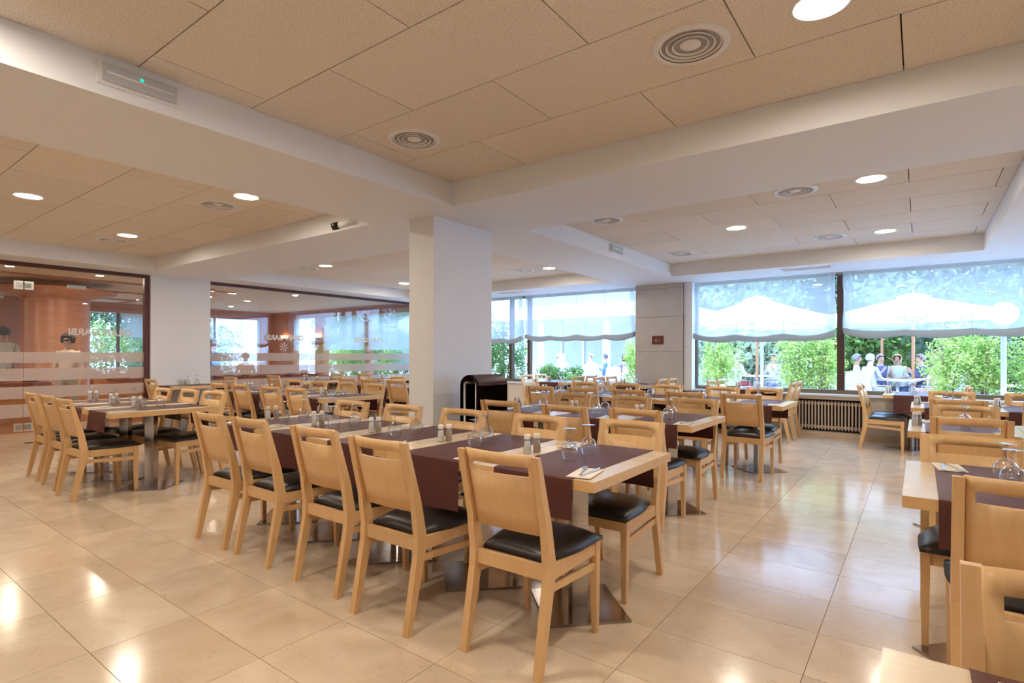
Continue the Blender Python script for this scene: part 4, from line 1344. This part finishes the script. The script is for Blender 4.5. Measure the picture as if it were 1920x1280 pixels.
for k, (x, y, a, l, sh, pa, ha, lh) in enumerate(PEOPLE):
    an = math.radians(a)
    person(x, y, an, l, TG, 'sit', sh, pa, ha, SKIN if k % 3 else SKIN2, 'short' if k % 4 else 'long', lh, False, 'table' if k % 2 else 'raised')
    terrace_chair(x + 0.02 * math.sin(an), y - 0.02 * math.cos(an), an, 'sling chair holding the ' + l.split(' seated')[0].split(' facing')[0].split(' beside')[0])
for x, y, a, l in ((-7.35, 14.6, 170, 'empty sling chair, left of two side by side near pavilion'), (-6.75, 14.55, 175, 'empty sling chair, right of two side by side near pavilion'), (-6.05, 15.3, 70, 'empty sling chair turned sideways next to the lime shrub'),
                   (-8.1, 14.9, 30, 'empty sling chair beside the striped-shirt person'), (-1.7, 15.2, -100, 'empty sling chair just left of the bronze mullion'), (-1.55, 16.9, -60, 'empty sling chair behind the man in white shirt'),
                   (1.25, 14.2, -70, 'empty sling chair left of the far right terrace table'), (2.1, 14.0, 60, 'empty sling chair right of the far right terrace table'), (-3.0, 16.0, 70, 'empty sling chair right of the metal lamp post'),
                   (-1.36, 14.7, -20, 'empty sling chair nearest the bronze mullion'), (-2.4, 17.6, -40, 'empty sling chair behind the middle shrub')):
    terrace_chair(x, y, math.radians(a), l)

def parasol(x, y, half, zr, za, label, rot=0.0):
    r = empty('parasol', (x, y, -0.02), rot)
    tag(r, label, 'parasol', 'cream parasols on the terrace')
    bm = bmesh.new()
    n = 8
    def ringp(f, z, sag=0.0):
        pts = []
        for k in range(n * 2):
            a = k * PI / n
            rr = half * f * (1.0 if k % 2 == 0 else math.cos(PI / n) * 0.99)
            pts.append((rr * math.cos(a), rr * math.sin(a), z - (sag if k % 2 else 0)))
        return [bm.verts.new(p) for p in pts]
    rings = [ringp(0.14, za - 0.07), ringp(0.4, zr + (za - zr) * 0.56, 0.02), ringp(0.75, zr + (za - zr) * 0.20, 0.025), ringp(1.0, zr, 0.02)]
    val = ringp(1.0, zr - 0.14, 0.02)
    for a, b in zip(rings, rings[1:] ):
        for k in range(2 * n):
            bm.faces.new((a[k], b[k], b[(k + 1) % (2 * n)], a[(k + 1) % (2 * n)]))
    for k in range(2 * n):
        bm.faces.new((rings[-1][k], val[k], val[(k + 1) % (2 * n)], rings[-1][(k + 1) % (2 * n)]))
    obj('canopy', mesh_of(bm, 'canopy', PARASOL), r)
    bm = bmesh.new()
    lathe(bm, [(half * 0.20, za - 0.055), (half * 0.11, za - 0.0), (0.03, za + 0.03), (0.0, za + 0.03)], 16)
    obj('vent', mesh_of(bm, 'vent', PARASOL), r)
    bm = bmesh.new()
    tube(bm, [(0, 0, 0.1), (0, 0, za)], 0.035, 10)
    obj('pole', mesh_of(bm, 'pole', POLEWOOD), r)
    bm = bmesh.new()
    lathe(bm, [(0, za + 0.09), (0.02, za + 0.07), (0.015, za + 0.03)], 10)
    obj('finial', mesh_of(bm, 'finial', POLEWOOD), r)
    for k in range(n):
        a = k * 2 * PI / n
        bm = bmesh.new()
        c, s_ = math.cos(a), math.sin(a)
        tube(bm, [(0.05 * c, 0.05 * s_, za - 0.06), (half * 0.98 * c, half * 0.98 * s_, zr - 0.02)], 0.014, 6)
        tube(bm, [(0.05 * c, 0.05 * s_, zr - 0.20), (half * 0.52 * c, half * 0.52 * s_, zr + (za - zr) * 0.38)], 0.012, 6)
        obj('rib', mesh_of(bm, 'rib', POLEWOOD), r)
    obj('foot', boxmesh('parasol_foot', POTGREY, (-0.35, 0.35, -0.35, 0.35, 0, 0.10), bev=0.015), r)
parasol(-3.56, 16.0, 1.85, 2.32, 2.90, 'big cream parasol seen through the window beside the pier')
parasol(-0.12, 16.0, 1.75, 2.32, 2.76, 'big cream parasol seen through the far right window', 0.2)
parasol(-4.6, 21.0, 2.0, 2.30, 2.72, 'lower cream parasol farther back behind the globe lamp', 0.1)
parasol(-0.9, 19.7, 1.9, 2.38, 2.70, 'farther cream parasol below the right one', 0.3)
def globe_lamp(x, y, z, rad, label):
    r = empty('globe_lamp', (x, y, -0.02))
    tag(r, label, 'lamp post', 'globe lamp posts on the terrace')
    bm = bmesh.new()
    bmesh.ops.create_uvsphere(bm, u_segments=20, v_segments=12, radius=rad)
    obj('globe', mesh_of(bm, 'globe', GLOBE, True), r, (0, 0, z))
    bm = bmesh.new()
    lathe(bm, [(0.08, 0.0), (0.08, 0.05), (0.04, 0.08), (0.04, z - rad - 0.03), (0.07, z - rad + 0.02), (0.0, z - rad + 0.03)], 12)
    obj('post', mesh_of(bm, 'post', GREYMETAL), r)
globe_lamp(-3.13, 14.6, 2.11, 0.175, 'white globe lamp under the left parasol')
globe_lamp(1.14, 12.4, 2.03, 0.20, 'white globe lamp at the far right, nearest the window')

# ------------------------------------------------------------------ planting
def leaf_cloud(name, mat, rad, n_clump, n_leaf, size, seed, spread=0.3):
    rg = np.random.default_rng(seed)
    u = rg.normal(size=(n_clump, 3))
    u /= np.linalg.norm(u, axis=1)[:, None]
    cen = u * (rg.random((n_clump, 1)) ** 0.45) * np.array(rad)
    m = n_clump * n_leaf
    c = np.repeat(cen, n_leaf, axis=0) + rg.normal(size=(m, 3)) * np.array(rad) * spread * 0.5
    a = rg.normal(size=(m, 3))
    a /= np.linalg.norm(a, axis=1)[:, None]
    b = np.cross(a, rg.normal(size=(m, 3)))
    b /= np.linalg.norm(b, axis=1)[:, None]
    s = size * (0.6 + 0.8 * rg.random((m, 1)))
    P = np.stack([c - a * s, c + b * s * 0.45, c + a * s, c - b * s * 0.45], axis=1).reshape(-1, 3)
    me = bpy.data.meshes.new(name)
    me.vertices.add(4 * m)
    me.vertices.foreach_set('co', P.ravel())
    me.loops.add(4 * m)
    me.loops.foreach_set('vertex_index', np.arange(4 * m, dtype=np.int32))
    me.polygons.add(m)
    me.polygons.foreach_set('loop_start', np.arange(0, 4 * m, 4, dtype=np.int32))
    me.update(calc_edges=True)
    me.materials.append(mat)
    return me
def shrub(x, y, h, rad, mat, label, seed, pot=POTGREY, group='potted shrubs on the terrace', potw=0.28, poth=0.5, dens=1.0, leaf=0.034):
    r = empty('potted_shrub', (x, y, -0.02))
    tag(r, label, 'shrub', group)
    zc = (poth + h) / 2
    obj('foliage', leaf_cloud('foliage', mat, (rad, rad, (h - poth) / 2 + 0.08), int(70 * dens), 46, leaf, seed), r, (0, 0, zc))
    bm = bmesh.new()
    for k in range(4):
        a = k * 1.6 + seed
        tube(bm, [(0.03 * math.cos(a), 0.03 * math.sin(a), poth - 0.05), (rad * 0.3 * math.cos(a), rad * 0.3 * math.sin(a), zc), (rad * 0.5 * math.cos(a), rad * 0.5 * math.sin(a), h - 0.15)], [0.016, 0.011, 0.005], 6)
    obj('stem', mesh_of(bm, 'stems', BARK), r)
    bm = bmesh.new()
    frustum(bm, (-potw * 0.8, potw * 0.8, -potw * 0.8, potw * 0.8, 0), (-potw, potw, -potw, potw, poth))
    bevel(bm, 0.01)
    obj('pot', mesh_of(bm, 'pot', pot), r)
    obj('soil', boxmesh('soil', SOIL, (-potw * 0.9, potw * 0.9, -potw * 0.9, potw * 0.9, poth, poth + 0.01)), r)
shrub(-3.70, 13.0, 1.88, 0.50, LEAF_LIME, 'lime-green shrub through the window right of the grey pier', 1)
shrub(-2.10, 13.0, 1.84, 0.42, LEAF_LIME, 'lime-green shrub left of the bronze mullion', 2)
shrub(-1.60, 13.2, 1.80, 0.36, LEAF_LIME, 'lime shrub touching the bronze mullion', 3)
shrub(0.45, 13.0, 1.86, 0.42, LEAF_LIME, 'lime-green shrub right of the right parasol pole', 4)
shrub(0.95, 13.1, 1.80, 0.34, LEAF_LIME, 'lime shrub beside the far right lamp post', 5)
shrub(1.62, 13.0, 1.75, 0.40, LEAF_LIME, 'pale lime shrub at the right edge of the picture', 6)
shrub(-5.75, 13.2, 1.75, 0.42, LEAF_LIME, 'lime shrub at the left edge of the grey pier', 7)
shrub(-8.35, 11.0, 1.95, 0.55, LEAF_GREEN, 'deep green bushy plant just right of the pillar', 8, dens=1.2)
shrub(-7.75, 12.2, 0.98, 0.40, LEAF_GREEN, 'low green plant in a terracotta planter box', 9, POT, potw=0.38, poth=0.62, dens=0.6)
shrub(-7.15, 12.3, 0.92, 0.30, LEAF_GREEN, 'small plant in the paler planter box', 10, NAPKIN, potw=0.30, poth=0.60, dens=0.5)
for k in range(9):
    shrub(-16.8 + k * 0.85, 12.3 + 0.3 * (k % 2), 1.9 + 0.15 * (k % 3), 0.6, LEAF_LIME if k % 3 == 0 else LEAF_GREEN, 'shrub outside the rear glass, %s of the hedge row from its left end' % (ORD + ['eighth', 'ninth'])[k], 20 + k, group='hedge shrubs outside the lounge', dens=1.1)
for k in range(6):
    shrub(-19.4 - 0.3 * (k % 2), 3.6 + k * 1.15, 2.0 + 0.15 * (k % 3), 0.7, LEAF_LIME if k % 2 == 0 else LEAF_GREEN, 'shrub outside the end wall windows, %s from the glass-door side' % ORD[k], 40 + k, group='shrubs outside the end wall', dens=1.2)
def tree(x, y, h, rad, mat, label, seed, leaf=0.13):
    r = empty('garden_tree', (x, y, -0.02))
    tag(r, label, 'tree', 'garden trees behind the terrace')
    obj('crown', leaf_cloud('crown', mat, (rad, rad, h * 0.46), 130, 60, leaf, seed, 0.35), r, (0, 0, h * 0.55))
    bm = bmesh.new()
    tube(bm, [(0, 0, 0), (0.1, 0.05, h * 0.35), (0.0, 0.1, h * 0.8)], [0.16, 0.12, 0.04], 8)
    for k in range(5):
        a = k * 1.3 + seed
        tube(bm, [(0.05, 0.05, h * (0.25 + 0.08 * k)), (rad * 0.6 * math.cos(a), rad * 0.6 * math.sin(a), h * (0.45 + 0.09 * k))], [0.06, 0.02], 6)
    obj('trunk', mesh_of(bm, 'trunk', BARK), r)
TREES = [(-6.4, 28.0, 7.0, 2.2, LEAF_DARK, 'dark tree beside the balcony building'), (-5.6, 25.5, 7.5, 2.4, LEAF_PALE, 'pale tree above the left parasol'), (-3.0, 27.0, 8.0, 2.5, LEAF_DARK, 'dark tall tree behind the window mullion'),
         (-0.6, 25.0, 7.0, 2.2, LEAF_PALE, 'pale tree left above the right parasol'), (1.8, 26.5, 8.0, 2.4, LEAF_DARK, 'dark tree above the right parasol'), (4.2, 24.5, 7.2, 2.4, LEAF_PALE, 'pale tree at the far right of the windows'),
         (6.6, 27.0, 8.0, 2.6, LEAF_DARK, 'dark tree beyond the right edge'), (-1.6, 23.6, 3.1, 1.6, LEAF_GREEN, 'low green tree behind the seated terrace group'), (1.6, 20.5, 2.8, 1.5, LEAF_DARK, 'low dark tree behind the right shrubs'),
         (-5.0, 19.8, 2.3, 1.3, LEAF_PALE, 'low pale tree behind the left parasol pole'), (4.4, 19.0, 3.0, 1.6, LEAF_GREEN, 'low green tree at the right edge of the terrace'), (-4.5, 33.0, 8.0, 3.0, LEAF_PALE, 'pale tall tree farthest behind the left parasol'),
         (-18.8, 15.6, 6.0, 2.0, LEAF_GREEN, 'green tree outside the rear glass screen'), (-22.0, 17.5, 6.5, 2.4, LEAF_DARK, 'dark tree outside the mahogany corner'), (-23.0, 8.0, 6.5, 2.6, LEAF_DARK, 'dark tree outside the end wall'), (-24.0, 3.0, 6.0, 2.4, LEAF_GREEN, 'green tree left outside the end wall')]
for k, t in enumerate(TREES):
    tree(*t, 60 + k)

# glazed pavilion and balcony wing
pv = empty('pavilion', (-11.0, 19.0, -0.02))
tag(pv, 'pale glazed pavilion at the end of the terrace', 'building')
obj('roof', boxmesh('pavilion_roof', FACADE, (-5.0, 4.6, -0.6, 4.0, 2.75, 3.05), bev=0.02), pv)
obj('rear_wall', boxmesh('pavilion_wall', FACADE, (-5.0, 4.4, 3.6, 3.8, 0, 2.75)), pv)
for k in range(10):
    obj('post', boxmesh('pavilion_post', GREYMETAL if k % 3 else FACADE, (-0.05 - (0.10 if k % 3 == 0 else 0), 0.05 + (0.10 if k % 3 == 0 else 0), -0.05, 0.05, 0, 2.75)), pv, (-4.6 + k * 1.0, 0, 0))
    if k < 9:
        obj('pane', boxmesh('pavilion_pane', PANE, (0.06, 0.94, -0.01, 0.01, 0.05, 2.7)), pv, (-4.6 + k * 1.0, 0, 0))
obj('door', boxmesh('pavilion_door', POLEWOOD, (-0.4, 0.4, 0, 0.05, 0, 2.3)), pv, (2.1, 3.5, 0))
bw = empty('balcony_building', (-13.0, 32.6, -0.02))
tag(bw, 'white building with stepped balconies beyond the trees', 'building')
obj('wall', boxmesh('wing_wall', FACADEGREY, (-6, 3.2, -7, 4, 0, 11)), bw)
for k in range(4):
    z = 2.9 + 2.6 * k
    obj('balcony', boxmesh('balcony', FACADE, (-6, 5.0, -8.6, 4, z, z + 0.95), bev=0.02), bw)
    for q in range(5):
        w_ = obj('window', boxmesh('wing_window', FACADE, (3.2, 3.24, -1.0, 1.0, z - 2.1, z - 0.15)), bw, (0, -5.8 + 2.3 * q, 0))
        obj('pane', boxmesh('wing_pane', DARKPANE, (3.24, 3.25, -0.9, 0.9, z - 2.0, z - 0.25)), w_)
